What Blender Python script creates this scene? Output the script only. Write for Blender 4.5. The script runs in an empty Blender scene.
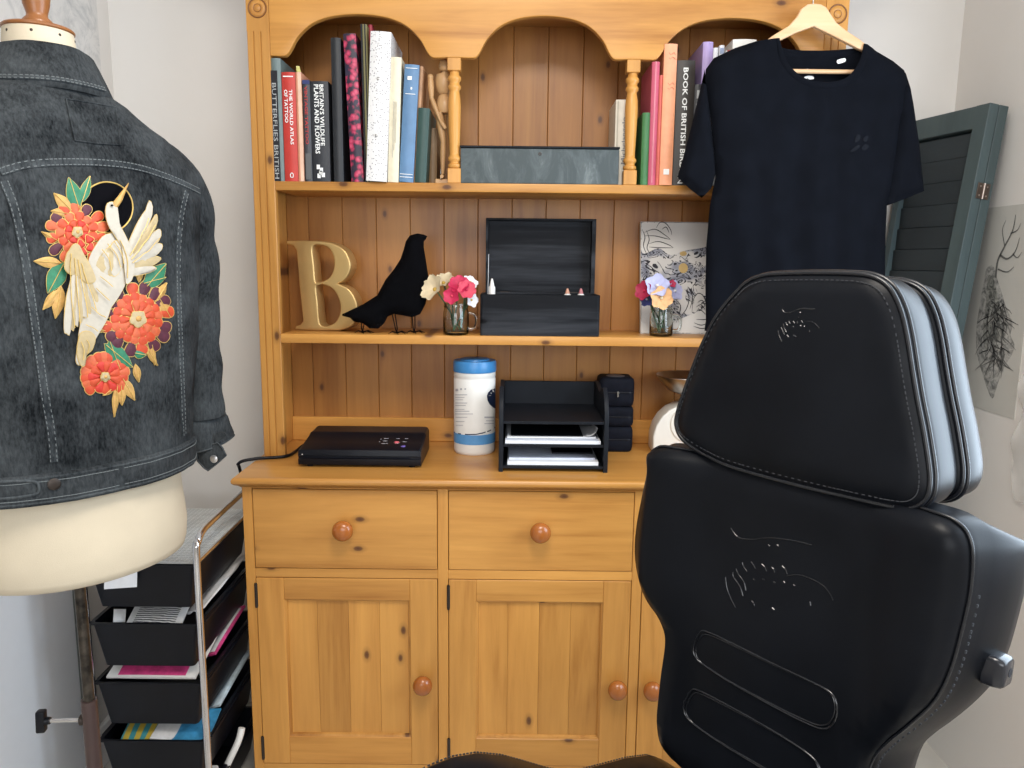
import bpy, bmesh, math, random
import numpy as np
from mathutils import Vector, Matrix, noise
from mathutils.bvhtree import BVHTree
from mathutils.geometry import delaunay_2d_cdt
random.seed(7)
SC = bpy.context.scene
COL = SC.collection
V = Vector

# ------------------------------------------------------------------ camera
F = 770.0; PITCH = math.radians(9.0); ROLL = math.radians(0.6); CZ = 1.37
_c, _s = math.cos(PITCH), math.sin(PITCH)
_r0, _u0, _w0 = V((1, 0, 0)), V((0, _s, _c)), V((0, _c, -_s))
_r = _r0*math.cos(ROLL) + _u0*math.sin(ROLL)
_u = -_r0*math.sin(ROLL) + _u0*math.cos(ROLL)
cam = bpy.data.cameras.new('camera'); camo = bpy.data.objects.new('camera', cam); COL.objects.link(camo)
cam.sensor_width = 36; cam.lens = 36*F/1024; cam.clip_start = 0.02
M = Matrix.Identity(4)
for i in range(3):
    M[i][0], M[i][1], M[i][2] = _r[i], _u[i], -_w0[i]
M[2][3] = CZ
camo.matrix_world = M
SC.camera = camo

# ------------------------------------------------------------------ light
SC.view_settings.view_transform = 'Standard'; SC.view_settings.look = 'None'
SC.view_settings.gamma = 1; SC.view_settings.use_curve_mapping = False
SC.view_settings.exposure = 0.0
W = bpy.data.worlds.new('daylight'); SC.world = W; W.use_nodes = True
bg = W.node_tree.nodes['Background']; bg.inputs[0].default_value = (0.75, 0.86, 1.0, 1); bg.inputs[1].default_value = 1.0
def area(name, loc, target, sx, sy, power, col, spread=180):
    l = bpy.data.lights.new(name, 'AREA'); l.shape = 'RECTANGLE'; l.size = sx; l.size_y = sy
    l.energy = power; l.color = col; l.spread = math.radians(spread)
    o = bpy.data.objects.new(name, l); COL.objects.link(o); o.location = loc
    o.rotation_euler = (V(target)-V(loc)).to_track_quat('-Z', 'Y').to_euler()
    return o
area('window_light_behind', (-0.1, -2.12, 1.65), (0.0, 2, 1.5), 1.9, 1.3, 40, (0.95, 0.97, 1.0))
area('window_light_right', (1.205, 0.95, 1.5), (0.0, 0.95, 1.45), 1.1, 1.1, 27, (0.72, 0.86, 1.0))
area('ceiling_lamp_light', (0.1, 0.55, 2.44), (0.1, 0.8, 0), 0.6, 0.6, 27, (1.0, 0.93, 0.84))

# ------------------------------------------------------------------ pixel helpers (used to read real positions off the photograph)
def ray(px, py):
    dx = (px-512)/F; dy = (384-py)/F
    d = _r*dx + _u*dy + _w0
    return d
CAMP = V((0, 0, CZ))
def PY(px, py, Y):
    d = ray(px, py); return CAMP + d*(Y/d.y)
def PZ(px, py, Z):
    d = ray(px, py); return CAMP + d*((Z-CZ)/d.z)
def PX(px, py, X):
    d = ray(px, py); return CAMP + d*(X/d.x)
def PP(px, py, o, n):
    d = ray(px, py); return CAMP + d*((o-CAMP).dot(n)/d.dot(n))
def cast(bvh, px, py, off=0.0):
    d = ray(px, py).normalized()
    loc, nor, idx, dist = bvh.ray_cast(CAMP, d)
    if loc is None: return None, None
    if nor.dot(d) > 0: nor = -nor
    return loc + nor*off, nor

# ------------------------------------------------------------------ materials
MATS = {}
def _new(name):
    m = bpy.data.materials.new(name); m.use_nodes = True
    nt = m.node_tree; b = nt.nodes['Principled BSDF']
    return m, nt, b
def ramp(nt, stops):
    r = nt.nodes.new('ShaderNodeValToRGB'); e = r.color_ramp.elements
    while len(e) < len(stops): e.new(0.5)
    for k, (p, c) in enumerate(stops):
        e[k].position = p; e[k].color = (*c, 1) if len(c) == 3 else c
    return r
def coords(nt, scale=(1, 1, 1), rnd=True):
    tc = nt.nodes.new('ShaderNodeTexCoord'); mp = nt.nodes.new('ShaderNodeMapping')
    mp.inputs['Scale'].default_value = scale
    nt.links.new(tc.outputs['Object'], mp.inputs['Vector'])
    if rnd:
        oi = nt.nodes.new('ShaderNodeObjectInfo'); ml = nt.nodes.new('ShaderNodeMath'); ml.operation = 'MULTIPLY'; ml.inputs[1].default_value = 37.0
        nt.links.new(oi.outputs['Random'], ml.inputs[0]); nt.links.new(ml.outputs[0], mp.inputs['Location'])
    return mp.outputs['Vector']
def tnoise(nt, vec, scale, detail=4, rough=.55, dist=0):
    n = nt.nodes.new('ShaderNodeTexNoise'); n.inputs['Scale'].default_value = scale
    n.inputs['Detail'].default_value = detail; n.inputs['Roughness'].default_value = rough; n.inputs['Distortion'].default_value = dist
    nt.links.new(vec, n.inputs['Vector']); return n.outputs['Fac']
def mixc(nt, fac, a, b, mode='MIX'):
    m = nt.nodes.new('ShaderNodeMix'); m.data_type = 'RGBA'; m.blend_type = mode
    for s, v in ((m.inputs[0], fac), (m.inputs[6], a), (m.inputs[7], b)):
        if isinstance(v, (int, float)): s.default_value = v
        elif isinstance(v, tuple): s.default_value = (*v, 1)
        else: nt.links.new(v, s)
    return m.outputs[2]
def math_(nt, op, a, b=None):
    m = nt.nodes.new('ShaderNodeMath'); m.operation = op
    for s, v in ((m.inputs[0], a), (m.inputs[1], b)):
        if v is None: continue
        if isinstance(v, (int, float)): s.default_value = v
        else: nt.links.new(v, s)
    return m.outputs[0]
def bump(nt, b, h, strength, dist):
    bp = nt.nodes.new('ShaderNodeBump'); bp.inputs['Strength'].default_value = strength; bp.inputs['Distance'].default_value = dist
    nt.links.new(h, bp.inputs['Height']); nt.links.new(bp.outputs[0], b.inputs['Normal'])
def mat(name, col, rough=.5, metal=0, var=.12, scale=30, bmp=0, bdist=.001, bscale=None, coat=0, spec=None, sheen=0):
    if name in MATS: return MATS[name]
    m, nt, b = _new(name)
    v = coords(nt)
    f = tnoise(nt, v, scale)
    r = ramp(nt, [(.3, tuple(c*(1-var) for c in col)), (.7, tuple(min(1, c*(1+var)) for c in col))])
    nt.links.new(f, r.inputs[0]); nt.links.new(r.outputs[0], b.inputs['Base Color'])
    b.inputs['Roughness'].default_value = rough; b.inputs['Metallic'].default_value = metal
    if coat: b.inputs['Coat Weight'].default_value = coat; b.inputs['Coat Roughness'].default_value = .15
    if spec is not None: b.inputs['Specular IOR Level'].default_value = spec
    if sheen: b.inputs['Sheen Weight'].default_value = sheen
    if bmp: bump(nt, b, tnoise(nt, v, bscale or scale*8, 3), bmp, bdist)
    MATS[name] = m; return m
def wood(name, axis, light, dark, knot=(.10, .035, .012), rough=.42, gs=14, knots=True, coat=.15, kscale=7.0, spec=.35, midf=.62):
    if name in MATS: return MATS[name]
    m, nt, b = _new(name)
    k = .07
    sc = {'x': (k, 1, 1), 'y': (1, k, 1), 'z': (1, 1, k)}[axis]
    v = coords(nt, sc)
    n1 = tnoise(nt, v, gs, 5, .6, .6)
    n2 = tnoise(nt, v, gs*7, 3, .6)
    n3 = tnoise(nt, coords(nt, (1, 1, 1)), 3.0, 3)
    mid = tuple((a*midf+c*(1-midf)) for a, c in zip(light, dark))
    r = ramp(nt, [(.33, dark), (.49, mid), (.64, light)])
    s = math_(nt, 'ADD', math_(nt, 'MULTIPLY', n1, .68), math_(nt, 'ADD', math_(nt, 'MULTIPLY', n2, .17), math_(nt, 'MULTIPLY', n3, .17)))
    nt.links.new(s, r.inputs[0])
    c = r.outputs[0]
    if knots:
        kv = {'x': (.55, 1, 1.0), 'y': (1, .55, 1), 'z': (1.0, 1, .55)}[axis]
        vo = nt.nodes.new('ShaderNodeTexVoronoi'); vo.inputs['Scale'].default_value = kscale; vo.voronoi_dimensions = '2D'
        sx_ = nt.nodes.new('ShaderNodeSeparateXYZ'); cb_ = nt.nodes.new('ShaderNodeCombineXYZ')
        nt.links.new(coords(nt, kv), sx_.inputs[0]); nt.links.new(sx_.outputs[0], cb_.inputs[0]); nt.links.new(sx_.outputs[1 if axis == 'y' else 2], cb_.inputs[1])
        nt.links.new(cb_.outputs[0], vo.inputs['Vector'])
        d = math_(nt, 'ADD', vo.outputs['Distance'], math_(nt, 'MULTIPLY', math_(nt, 'SUBTRACT', n2, .5), .03))
        rk = ramp(nt, [(.0, (1, 1, 1)), (.032, (.85, .85, .85)), (.050, (.30, .30, .30)), (.10, (0, 0, 0))])
        nt.links.new(d, rk.inputs[0])
        # only some of the cells carry a knot
        sepc = nt.nodes.new('ShaderNodeSeparateColor'); nt.links.new(vo.outputs['Color'], sepc.inputs[0])
        gate = math_(nt, 'GREATER_THAN', sepc.outputs[0], .52)
        c = mixc(nt, math_(nt, 'MULTIPLY', rk.outputs[0], gate), c, knot)
    oi = nt.nodes.new('ShaderNodeObjectInfo')
    hs = nt.nodes.new('ShaderNodeHueSaturation')
    nt.links.new(c, hs.inputs['Color'])
    nt.links.new(math_(nt, 'ADD', math_(nt, 'MULTIPLY', oi.outputs['Random'], .16), .92), hs.inputs['Value'])
    nt.links.new(hs.outputs[0], b.inputs['Base Color'])
    b.inputs['Roughness'].default_value = rough
    b.inputs['Coat Weight'].default_value = coat; b.inputs['Coat Roughness'].default_value = .25; b.inputs['Specular IOR Level'].default_value = spec
    bump(nt, b, n2, .12, .0006)
    MATS[name] = m; return m
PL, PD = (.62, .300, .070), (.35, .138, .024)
pine_x = wood('pine_along_x', 'x', PL, PD)
pine_y = wood('pine_along_y', 'y', PL, PD)
pine_z = wood('pine_along_z', 'z', PL, PD)
pine_back = wood('pine_back_aged_shaded', 'z', (.43, .185, .043), (.24, .085, .016), kscale=8.0)  # aged wood, with the shading inside the hutch darkening the colour too
pine_top = wood('pine_worktop', 'x', (.60, .29, .07), (.43, .18, .035), rough=.3, coat=.3, kscale=4.0)
knobwood = wood('knob_wood', 'z', (.40, .125, .022), (.25, .062, .009), knots=False, rough=.22, coat=.6)
palewood = wood('pale_beech', 'x', (.78, .52, .31), (.66, .40, .21), knots=False, gs=20)
figwood = wood('figure_wood', 'z', (.56, .34, .16), (.42, .23, .095), knots=False, gs=25)
finwood = wood('finial_wood', 'z', (.30, .115, .032), (.19, .062, .015), knots=False, gs=20, coat=.4)
blackwood = wood('black_stained_wood', 'x', (.040, .043, .050), (.0012, .0016, .003), knot=(.001, .001, .002), gs=10, rough=.55, coat=0, spec=.12, midf=.14)
slatwood_shaded = wood('charcoal_painted_slat_shaded', 'y', (.034, .044, .050), (.022, .030, .035), knots=False, rough=.55, coat=0)  # the screen's charcoal paint, darkened: shade of the recessed slats in the colour
greywood = wood('charcoal_painted_wood', 'z', (.070, .098, .102), (.048, .068, .072), knots=False, rough=.55, coat=0)
wall_m = mat('wall_paint', (.76, .735, .70), .85, var=.025, scale=3, bmp=.08, bdist=.002, bscale=90)
leather = mat('black_leather', (.0055, .0065, .009), .37, spec=.13, var=.25, scale=8, bmp=.10, bdist=.0005, bscale=420)
leather_side = leather
piping_m = mat('leather_piping', (.010, .011, .014), .26, var=.1)
stitch_m = mat('dark_thread', (.035, .038, .045), .7)
groove_m = mat('leather_emboss', (.012, .013, .016), .18)
black_pl = mat('black_plastic', (.0045, .0055, .009), .38, var=.15, spec=.25)
black_soft = mat('black_cloth_case', (.005, .006, .011), .75, spec=.12, var=.3, scale=60, bmp=.3, bscale=700)
black_paint = mat('black_painted_board', (.0065, .0085, .0125), .5, var=.2, spec=.2)
jersey = mat('black_jersey', (.0034, .0042, .0070), .9, var=.2, scale=20, bmp=.25, bscale=900, spec=.08)
chrome = mat('chrome', (.72, .72, .74), .14, 1.0, var=.05)
brass = mat('aged_brass', (.35, .22, .09), .3, 1.0)
iron = mat('dark_iron', (.05, .04, .035), .45, .7)
gold = mat('satin_gold', (.62, .42, .17), .36, .62, var=.06, scale=10)
felt = mat('raven_black', (.0022, .0022, .003), .9, var=.3, scale=80, bmp=.4, bscale=500, spec=.05)
white_pl = mat('white_plastic', (.78, .77, .74), .4, var=.03)
blue_pl = mat('blue_plastic', (.045, .22, .50), .35, var=.06)
paper = mat('white_paper', (.82, .83, .86), .8, var=.03)
pages_m = mat('book_pages', (.70, .63, .50), .9, var=.08, scale=200)
ink = mat('black_ink', (.012, .012, .016), .8)
inkgrey = mat('grey_ink', (.16, .16, .18), .8)
inkwhite = mat('white_ink', (.85, .85, .83), .6, var=.02)
inkred = mat('red_ink', (.45, .03, .03), .6)
cream_cloth = mat('cream_linen', (.60, .52, .39), .9, var=.05, scale=12, bmp=.25, bscale=800)
enamel = mat('cream_enamel', (.80, .77, .70), .3, var=.02, coat=.3)
steel = mat('brushed_steel', (.42, .41, .40), .3, 1.0)

def denim(name, lo, hi):
    m, nt, b = _new(name)
    v = coords(nt, rnd=False)
    big = tnoise(nt, v, 9, 5, .65, .3)
    fine = tnoise(nt, coords(nt, (1, 1, .35), rnd=False), 260, 4, .7)
    r = ramp(nt, [(.36, lo), (.64, hi)])
    s = math_(nt, 'ADD', math_(nt, 'MULTIPLY', big, .6), math_(nt, 'MULTIPLY', fine, .4))
    nt.links.new(s, r.inputs[0]); nt.links.new(r.outputs[0], b.inputs['Base Color'])
    b.inputs['Roughness'].default_value = .9; b.inputs['Specular IOR Level'].default_value = .12
    bump(nt, b, fine, .35, .0012)
    return m
denim_m = denim('charcoal_denim', (.0045, .0058, .0072), (.062, .070, .076))
denim_fade = denim('faded_denim_seam', (.012, .015, .018), (.085, .096, .103))
denim_thread = mat('pale_thread', (.13, .145, .15), .8)
def glassm():
    m, nt, b = _new('clear_glass')
    b.inputs['Base Color'].default_value = (.93, .97, .95, 1); b.inputs['Roughness'].default_value = .03
    b.inputs['Transmission Weight'].default_value = 1; b.inputs['IOR'].default_value = 1.45
    return m
glass = glassm()
def clearm():
    m, nt, b = _new('frosted_clear_plastic')
    b.inputs['Base Color'].default_value = (.9, .9, .88, 1); b.inputs['Roughness'].default_value = .45
    b.inputs['Alpha'].default_value = .28
    return m
clearp = clearm()

# ------------------------------------------------------------------ object helpers
_ROOTLOC = {}
def link(name, me, m=None, parent=None, smooth=None):
    if m is not None and not me.materials: me.materials.append(m)
    o = bpy.data.objects.new(name, me); COL.objects.link(o)
    if smooth is not None:
        me.polygons.foreach_set('use_smooth', [True]*len(me.polygons))
        if smooth < 179: me.set_sharp_from_angle(angle=math.radians(smooth))
    if parent is not None:
        o.parent = parent
        o.matrix_parent_inverse = Matrix.Translation(-_ROOTLOC.get(parent.name, V((0, 0, 0))))
    return o
def thing(name, label, cat, loc, group=None):
    o = bpy.data.objects.new(name, None); COL.objects.link(o); o.empty_display_size = .05
    o.location = loc; _ROOTLOC[o.name] = V(loc)
    o['label'] = label; o['category'] = cat
    if group: o['group'] = group
    return o
def part_empty(name, parent):
    o = bpy.data.objects.new(name, None); COL.objects.link(o); o.empty_display_size = .03
    o.parent = parent; o.matrix_parent_inverse = Matrix.Translation(-_ROOTLOC.get(parent.name, V((0, 0, 0))))
    return o
def tag(o, label, cat, group=None):
    o['label'] = label; o['category'] = cat
    if group: o['group'] = group
    return o
def struct(o): o['kind'] = 'structure'; return o

class MB:
    def __init__(s): s.v = []; s.f = []
    def add(s, vs, fs):
        b = len(s.v); s.v += [tuple(p) for p in vs]; s.f += [tuple(b+i for i in f) for f in fs]; return s
    def box(s, a, b):
        x0, y0, z0 = a; x1, y1, z1 = b
        return s.add([(x0, y0, z0), (x1, y0, z0), (x1, y1, z0), (x0, y1, z0), (x0, y0, z1), (x1, y0, z1), (x1, y1, z1), (x0, y1, z1)],
                     [(0, 3, 2, 1), (4, 5, 6, 7), (0, 1, 5, 4), (1, 2, 6, 5), (2, 3, 7, 6), (3, 0, 4, 7)])
    def obox(s, c, ax, ay, az):   # oriented box, half axes
        c = V(c); ax = V(ax); ay = V(ay); az = V(az)
        P = [c+ax*i+ay*j+az*k for k in (-1, 1) for (i, j) in ((-1, -1), (1, -1), (1, 1), (-1, 1))]
        return s.add(P, [(0, 3, 2, 1), (4, 5, 6, 7), (0, 1, 5, 4), (1, 2, 6, 5), (2, 3, 7, 6), (3, 0, 4, 7)])
    def rings(s, R, close=True, cap=True):
        n = len(R[0]); b = len(s.v)
        for r in R: s.v += [tuple(p) for p in r]
        for i in range(len(R)-1):
            for j in range(n if close else n-1):
                k = (j+1) % n
                s.f.append((b+i*n+j, b+i*n+k, b+(i+1)*n+k, b+(i+1)*n+j))
        if cap and close:
            s.f.append(tuple(b+j for j in reversed(range(n)))); s.f.append(tuple(b+(len(R)-1)*n+j for j in range(n)))
        return s
    def lathe(s, c, prof, n=24, axis='z', cap=True):
        c = V(c)
        if isinstance(axis, str): ax = {'x': V((1, 0, 0)), 'y': V((0, 1, 0)), 'z': V((0, 0, 1))}[axis]
        else: ax = V(axis).normalized()
        q = ax.orthogonal().normalized(); w = ax.cross(q)
        R = [[c+ax*h+(q*math.cos(2*math.pi*j/n)+w*math.sin(2*math.pi*j/n))*max(r, 1e-5) for j in range(n)] for r, h in prof]
        return s.rings(R, True, cap)
    def tube(s, pts, r, n=8, closed=False, flat=1.0, up=None):
        pts = [V(p) for p in pts]; N = len(pts)
        rs = r if isinstance(r, (list, tuple)) else [r]*N
        R = []; prev = None
        for i, p in enumerate(pts):
            t = (pts[(i+1) % N]-pts[i-1]) if closed else (pts[min(i+1, N-1)]-pts[max(i-1, 0)])
            if t.length < 1e-9: t = V((0, 0, 1))
            t.normalize()
            a = (V(up) if up is not None else prev) if (up is not None or prev is not None) else t.orthogonal()
            a = (a-t*a.dot(t))
            if a.length < 1e-6: a = t.orthogonal()
            a.normalize(); prev = a; b = t.cross(a)
            R.append([p+(a*math.cos(2*math.pi*j/n)*flat+b*math.sin(2*math.pi*j/n))*rs[i] for j in range(n)])
        if closed: R.append(R[0])
        return s.rings(R, True, not closed)
    def mesh(s, name):
        me = bpy.data.meshes.new(name); me.from_pydata(s.v, [], s.f); me.update(); return me
    def build(s, name, m, parent=None, bevel=0, seg=2, smooth=35, fixn=True):
        me = s.mesh(name)
        bm = bmesh.new(); bm.from_mesh(me)
        if fixn: bmesh.ops.recalc_face_normals(bm, faces=bm.faces)
        if bevel:
            es = [e for e in bm.edges if len(e.link_faces) == 2 and e.calc_face_angle(0) > .5]
            bmesh.ops.bevel(bm, geom=es, offset=bevel, segments=seg, profile=.5, affect='EDGES', clamp_overlap=True)
        bm.to_mesh(me); bm.free()
        return link(name, me, m, parent, smooth)
def box(name, a, b, m, parent=None, bevel=.0015, seg=1):
    return MB().box(a, b).build(name, m, parent, bevel, seg)
def tube(name, pts, r, m, parent=None, n=8, **k):
    return MB().tube(pts, r, n, **k).build(name, m, parent, smooth=60)
def lathe(name, c, prof, m, parent=None, n=24, axis='z', smooth=40):
    return MB().lathe(c, prof, n, axis).build(name, m, parent, smooth=smooth)
def spline(pts, n=8, closed=False):
    pts = [V(p) for p in pts]; N = len(pts); out = []
    rng = range(N) if closed else range(N-1)
    for i in rng:
        p1, p2 = pts[i], pts[(i+1) % N]
        p0 = pts[i-1] if (closed or i > 0) else p1
        p3 = pts[(i+2) % N] if (closed or i+2 < N) else p2
        for k in range(n):
            t = k/n
            out.append(.5*((2*p1)+(p2-p0)*t+(2*p0-5*p1+4*p2-p3)*t*t+(3*p1-p0-3*p2+p3)*t**3))
    if not closed: out.append(pts[-1])
    return out
def frame_mat(o, ax, ay, az):
    m = Matrix.Identity(4)
    for i in range(3): m[i][0], m[i][1], m[i][2], m[i][3] = ax[i], ay[i], az[i], o[i]
    return m
def curve_prism(name, loops, depth, mtx, m, parent=None, bevel=0, res=2, smooth=35):
    """filled 2D loops (holes allowed) extruded by depth about the plane, placed by mtx, turned into a mesh"""
    cu = bpy.data.curves.new('tmp', 'CURVE'); cu.dimensions = '2D'; cu.fill_mode = 'BOTH'
    cu.extrude = max(depth/2-bevel, 1e-5); cu.bevel_depth = bevel; cu.bevel_resolution = res; cu.offset = -bevel
    for L in loops:
        sp = cu.splines.new('POLY'); sp.points.add(len(L)-1); sp.use_cyclic_u = True
        for i, p in enumerate(L): sp.points[i].co = (p[0], p[1], 0, 1)
    t = bpy.data.objects.new('tmp', cu); COL.objects.link(t)
    dg = bpy.context.evaluated_depsgraph_get()
    me = bpy.data.meshes.new_from_object(t.evaluated_get(dg))
    bpy.data.objects.remove(t); bpy.data.curves.remove(cu)
    me.transform(mtx); me.name = name; me.materials.clear()
    bm = bmesh.new(); bm.from_mesh(me)
    bmesh.ops.remove_doubles(bm, verts=bm.verts, dist=1e-5)
    bmesh.ops.recalc_face_normals(bm, faces=bm.faces); bm.to_mesh(me); bm.free()
    return link(name, me, m, parent, smooth)
def text(name, body, o, right, up, length, height, m, parent=None, bold=0.0, ext=.0002):
    cu = bpy.data.curves.new('tmp', 'FONT'); cu.body = body; cu.size = 1; cu.resolution_u = 2; cu.extrude = 0; cu.offset = bold; cu.fill_mode = 'FRONT'
    t = bpy.data.objects.new('tmp', cu); COL.objects.link(t)
    dg = bpy.context.evaluated_depsgraph_get()
    me = bpy.data.meshes.new_from_object(t.evaluated_get(dg))
    bpy.data.objects.remove(t); bpy.data.curves.remove(cu)
    xs = [v.co.x for v in me.vertices]; ys = [v.co.y for v in me.vertices]
    x0, x1, y0, y1 = min(xs), max(xs), min(ys), max(ys)
    right = V(right).normalized(); up = V(up).normalized()
    for v in me.vertices:
        a = (v.co.x-x0)/(x1-x0)*length; b = (v.co.y-y0)/(y1-y0)*height
        v.co = V(o)+right*a+up*b
    me.materials.clear()
    return link(name, me, m, parent)
def inpoly(P, poly):
    x, y = P[:, 0][:, None], P[:, 1][:, None]
    a = poly; b = np.roll(poly, -1, 0)
    c = ((a[:, 1] > y) != (b[:, 1] > y)) & (x < (b[:, 0]-a[:, 0])*(y-a[:, 1])/(b[:, 1]-a[:, 1]+1e-12)+a[:, 0])
    return c.sum(1) % 2 == 1
def dist2poly(P, poly):
    a = poly; b = np.roll(poly, -1, 0); ab = b-a
    ap = P[:, None, :]-a[None]
    t = np.clip((ap*ab).sum(2)/((ab*ab).sum(1)+1e-12), 0, 1)
    d = ap-t[..., None]*ab
    return np.sqrt((d*d).sum(2)).min(1)
def fill(outline, step):
    """triangulated outline with interior points; boundary verts first"""
    poly = np.array(outline, float)
    x0, y0 = poly.min(0); x1, y1 = poly.max(0)
    g = np.array([(x, y) for x in np.arange(x0+step/2, x1, step) for y in np.arange(y0+step/2, y1, step)])
    if len(g):
        g = g[inpoly(g, poly)]
    if len(g): g = g[dist2poly(g, poly) > step*.55]
    n = len(poly)
    vs = [V((p[0], p[1])) for p in poly]+[V((p[0], p[1])) for p in g]
    out = delaunay_2d_cdt(vs, [(i, (i+1) % n) for i in range(n)], [], 1, 1e-7)
    v2 = np.array([(p.x, p.y) for p in out[0]]); fs = [tuple(f) for f in out[2]]
    bd = [None]*n
    for k, orig in enumerate(out[3]):
        for q in orig:
            if q < n: bd[q] = k
    return v2, fs, bd, poly
def resample(pts, step):
    pts = [V(p) for p in pts]; out = []
    N = len(pts)
    for i in range(N):
        a, b = pts[i], pts[(i+1) % N]
        k = max(1, int(round((b-a).length/step)))
        out += [a.lerp(b, j/k) for j in range(k)]
    return out
def slab(name, outline, fr, hf, layers, m, parent=None, step=.02, smooth=40, backhf=None, shift=None):
    """front face from a filled outline with height hf(u,v,d), then side rings (depth, inset), closed at the back. fr maps (u,v,h) to world"""
    v2, fs, bd, poly = fill(outline, step)
    d = dist2poly(v2, poly)
    n = len(poly)
    c = poly.mean(0)
    e = np.roll(poly, -1, 0)-np.roll(poly, 1, 0)
    area_ = .5*np.sum(poly[:, 0]*np.roll(poly[:, 1], -1)-np.roll(poly[:, 0], -1)*poly[:, 1])
    nn = np.stack([e[:, 1], -e[:, 0]], 1); nn /= (np.linalg.norm(nn, axis=1)[:, None]+1e-9)
    if area_ < 0: nn = -nn
    mb = MB()
    mb.add([fr(p[0], p[1], hf(p[0], p[1], dd)) for p, dd in zip(v2, d)], fs)
    last = [bd[i] for i in range(n)]
    for dep, ins in layers:
        b = len(mb.v)
        for i in range(n):
            q = poly[i]-nn[i]*ins + (np.array(shift(dep, nn[i][0], nn[i][1], poly[i])) if shift else 0)
            mb.v.append(tuple(fr(q[0], q[1], -dep)))
        for i in range(n):
            j = (i+1) % n
            mb.f.append((last[i], last[j], b+j, b+i))
        last = [b+i for i in range(n)]
    # back cap: the front triangulation again, at the last layer
    dep, ins = layers[-1]
    b = len(mb.v); mp = {}
    inv = {bd[i]: last[i] for i in range(n)}
    for k, p in enumerate(v2):
        if k in inv: mp[k] = inv[k]
        else:
            q = c+(p-c)*(.88 if shift else 1-ins/ max(.05, np.abs(poly-c).max()))
            h = backhf(p[0], p[1], d[k]) if backhf else 0
            if shift and p[1] > c[1]:
                q = q+np.array(shift(dep, 0, 1, p))*((p[1]-c[1])/(poly[:, 1].max()-c[1]))**2
            mp[k] = len(mb.v); mb.v.append(tuple(fr(q[0], q[1], -dep-h)))
    mb.f += [tuple(reversed([mp[k] for k in f])) for f in fs]
    return mb.build(name, m, parent, smooth=smooth)
def bvh_of(*objs):
    vs = []; fs = []
    for o in objs:
        b = len(vs); vs += [v.co.copy() for v in o.data.vertices]; fs += [tuple(b+i for i in p.vertices) for p in o.data.polygons]
    return BVHTree.FromPolygons(vs, fs)
# ------------------------------------------------------------------ room
XL, XR, YB, YF, ZC = -1.112, 1.221, 2.232, -2.25, 2.5
floor_m = mat('pale_vinyl_floor', (.60, .57, .52), .5, var=.05, scale=12)
ceil_m = mat('ceiling_paint', (.82, .81, .79), .9, var=.01)
XO = -3.2; YJ = 1.30  # unseen left side added wider, so the headrest reflects a darker room
struct(box('floor', (XO-.1, YF-.1, -.1), (XR+.1, YB+.1, 0), floor_m, bevel=0))
struct(box('ceiling', (XO-.1, YF-.1, ZC), (XR+.1, YB+.1, ZC+.1), ceil_m, bevel=0))
struct(box('wall_back', (XL-.1, YB, 0), (XR+.1, YB+.1, ZC), wall_m, bevel=0))
struct(box('wall_left', (XL-.1, YJ, 0), (XL, YB, ZC), wall_m, bevel=0))
struct(box('wall_return_added', (XO, YJ, 0), (XL-.1, YJ+.1, ZC), wall_m, bevel=0))
struct(box('wall_outer_added', (XO-.1, YF, 0), (XO, YJ+.1, ZC), wall_m, bevel=0))
def holed(name, axis, c0, c1, u0, u1, hu0, hu1, hz0, hz1):
    mb = MB()
    for a, b, z0, z1 in ((u0, hu0, 0, ZC), (hu1, u1, 0, ZC), (hu0, hu1, 0, hz0), (hu0, hu1, hz1, ZC)):
        if axis == 'x': mb.box((c0, a, z0), (c1, b, z1))
        else: mb.box((a, c0, z0), (b, c1, z1))
    return struct(mb.build(name, wall_m))
holed('wall_right', 'x', XR, XR+.1, YF, YB, .35, 1.55, .9, 2.1)
holed('wall_front', 'y', YF-.1, YF, XO-.1, XR+.1, -1.0, .9, 1.0, 2.3)
wf = mat('window_paint', (.8, .8, .79), .4, var=.01)
def window(name, axis, c, a0, a1, z0, z1):
    mb = MB()
    am = (a0+a1)/2; zm = (z0+z1)/2
    for p0, p1, q0, q1 in ((a0, a1, z0, z0+.05), (a0, a1, z1-.05, z1), (a0, a0+.05, z0, z1), (a1-.05, a1, z0, z1), (am-.02, am+.02, z0, z1), (a0, a1, zm-.015, zm+.015)):
        if axis == 'x': mb.box((c, p0, q0), (c+.05, p1, q1))
        else: mb.box((p0, c-.05, q0), (p1, c, q1))
    struct(mb.build(name, wf))
window('window_1', 'y', YF-.03, -1.0, .9, 1.0, 2.3)
window('window_2', 'x', XR+.03, .35, 1.55, .9, 2.1)
struct(box('baseboard_back', (XL, YB-.015, 0), (XR, YB, .12), wf, bevel=.004))
struct(box('baseboard_left', (XL, YJ, 0), (XL+.015, YB-.015, .12), wf, bevel=.004))

# ------------------------------------------------------------------ pine dresser
X0, X1 = -.655, .807
D = thing('pine_dresser', 'tall honey pine dresser with arched open shelves above drawers and doors', 'dresser', (.076, 2.0, 0))
ZT = .853
for s in (X0, X1-.02): box('side_panel', (s, 1.832, 0), (s+.02, 2.21, .825), pine_z, D)
ST = [(-.655, -.631), (-.179, -.153), (.302, .327), (.782, .807)]
for a, b in ST: box('front_stile', (a, 1.81, 0), (b, 1.83, .8245), pine_z, D, .0012)
for k in range(3):
    a, b = ST[k][1], ST[k+1][0]
    for z0, z1 in ((.8195, .8245), (.592, .6155), (.04, .085)):
        box('front_rail', (a, 1.8105, z0), (b, 1.83, z1), pine_x, D, .001)
box('plinth_board', (X0+.02, 1.83, 0), (X1-.02, 1.845, .085), pine_x, D)
box('base_back_panel', (X0+.02, 2.19, 0), (X1-.02, 2.208, .82), pine_x, D)
box('base_floor', (X0+.02, 1.845, .07), (X1-.02, 2.19, .085), pine_x, D)
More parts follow.
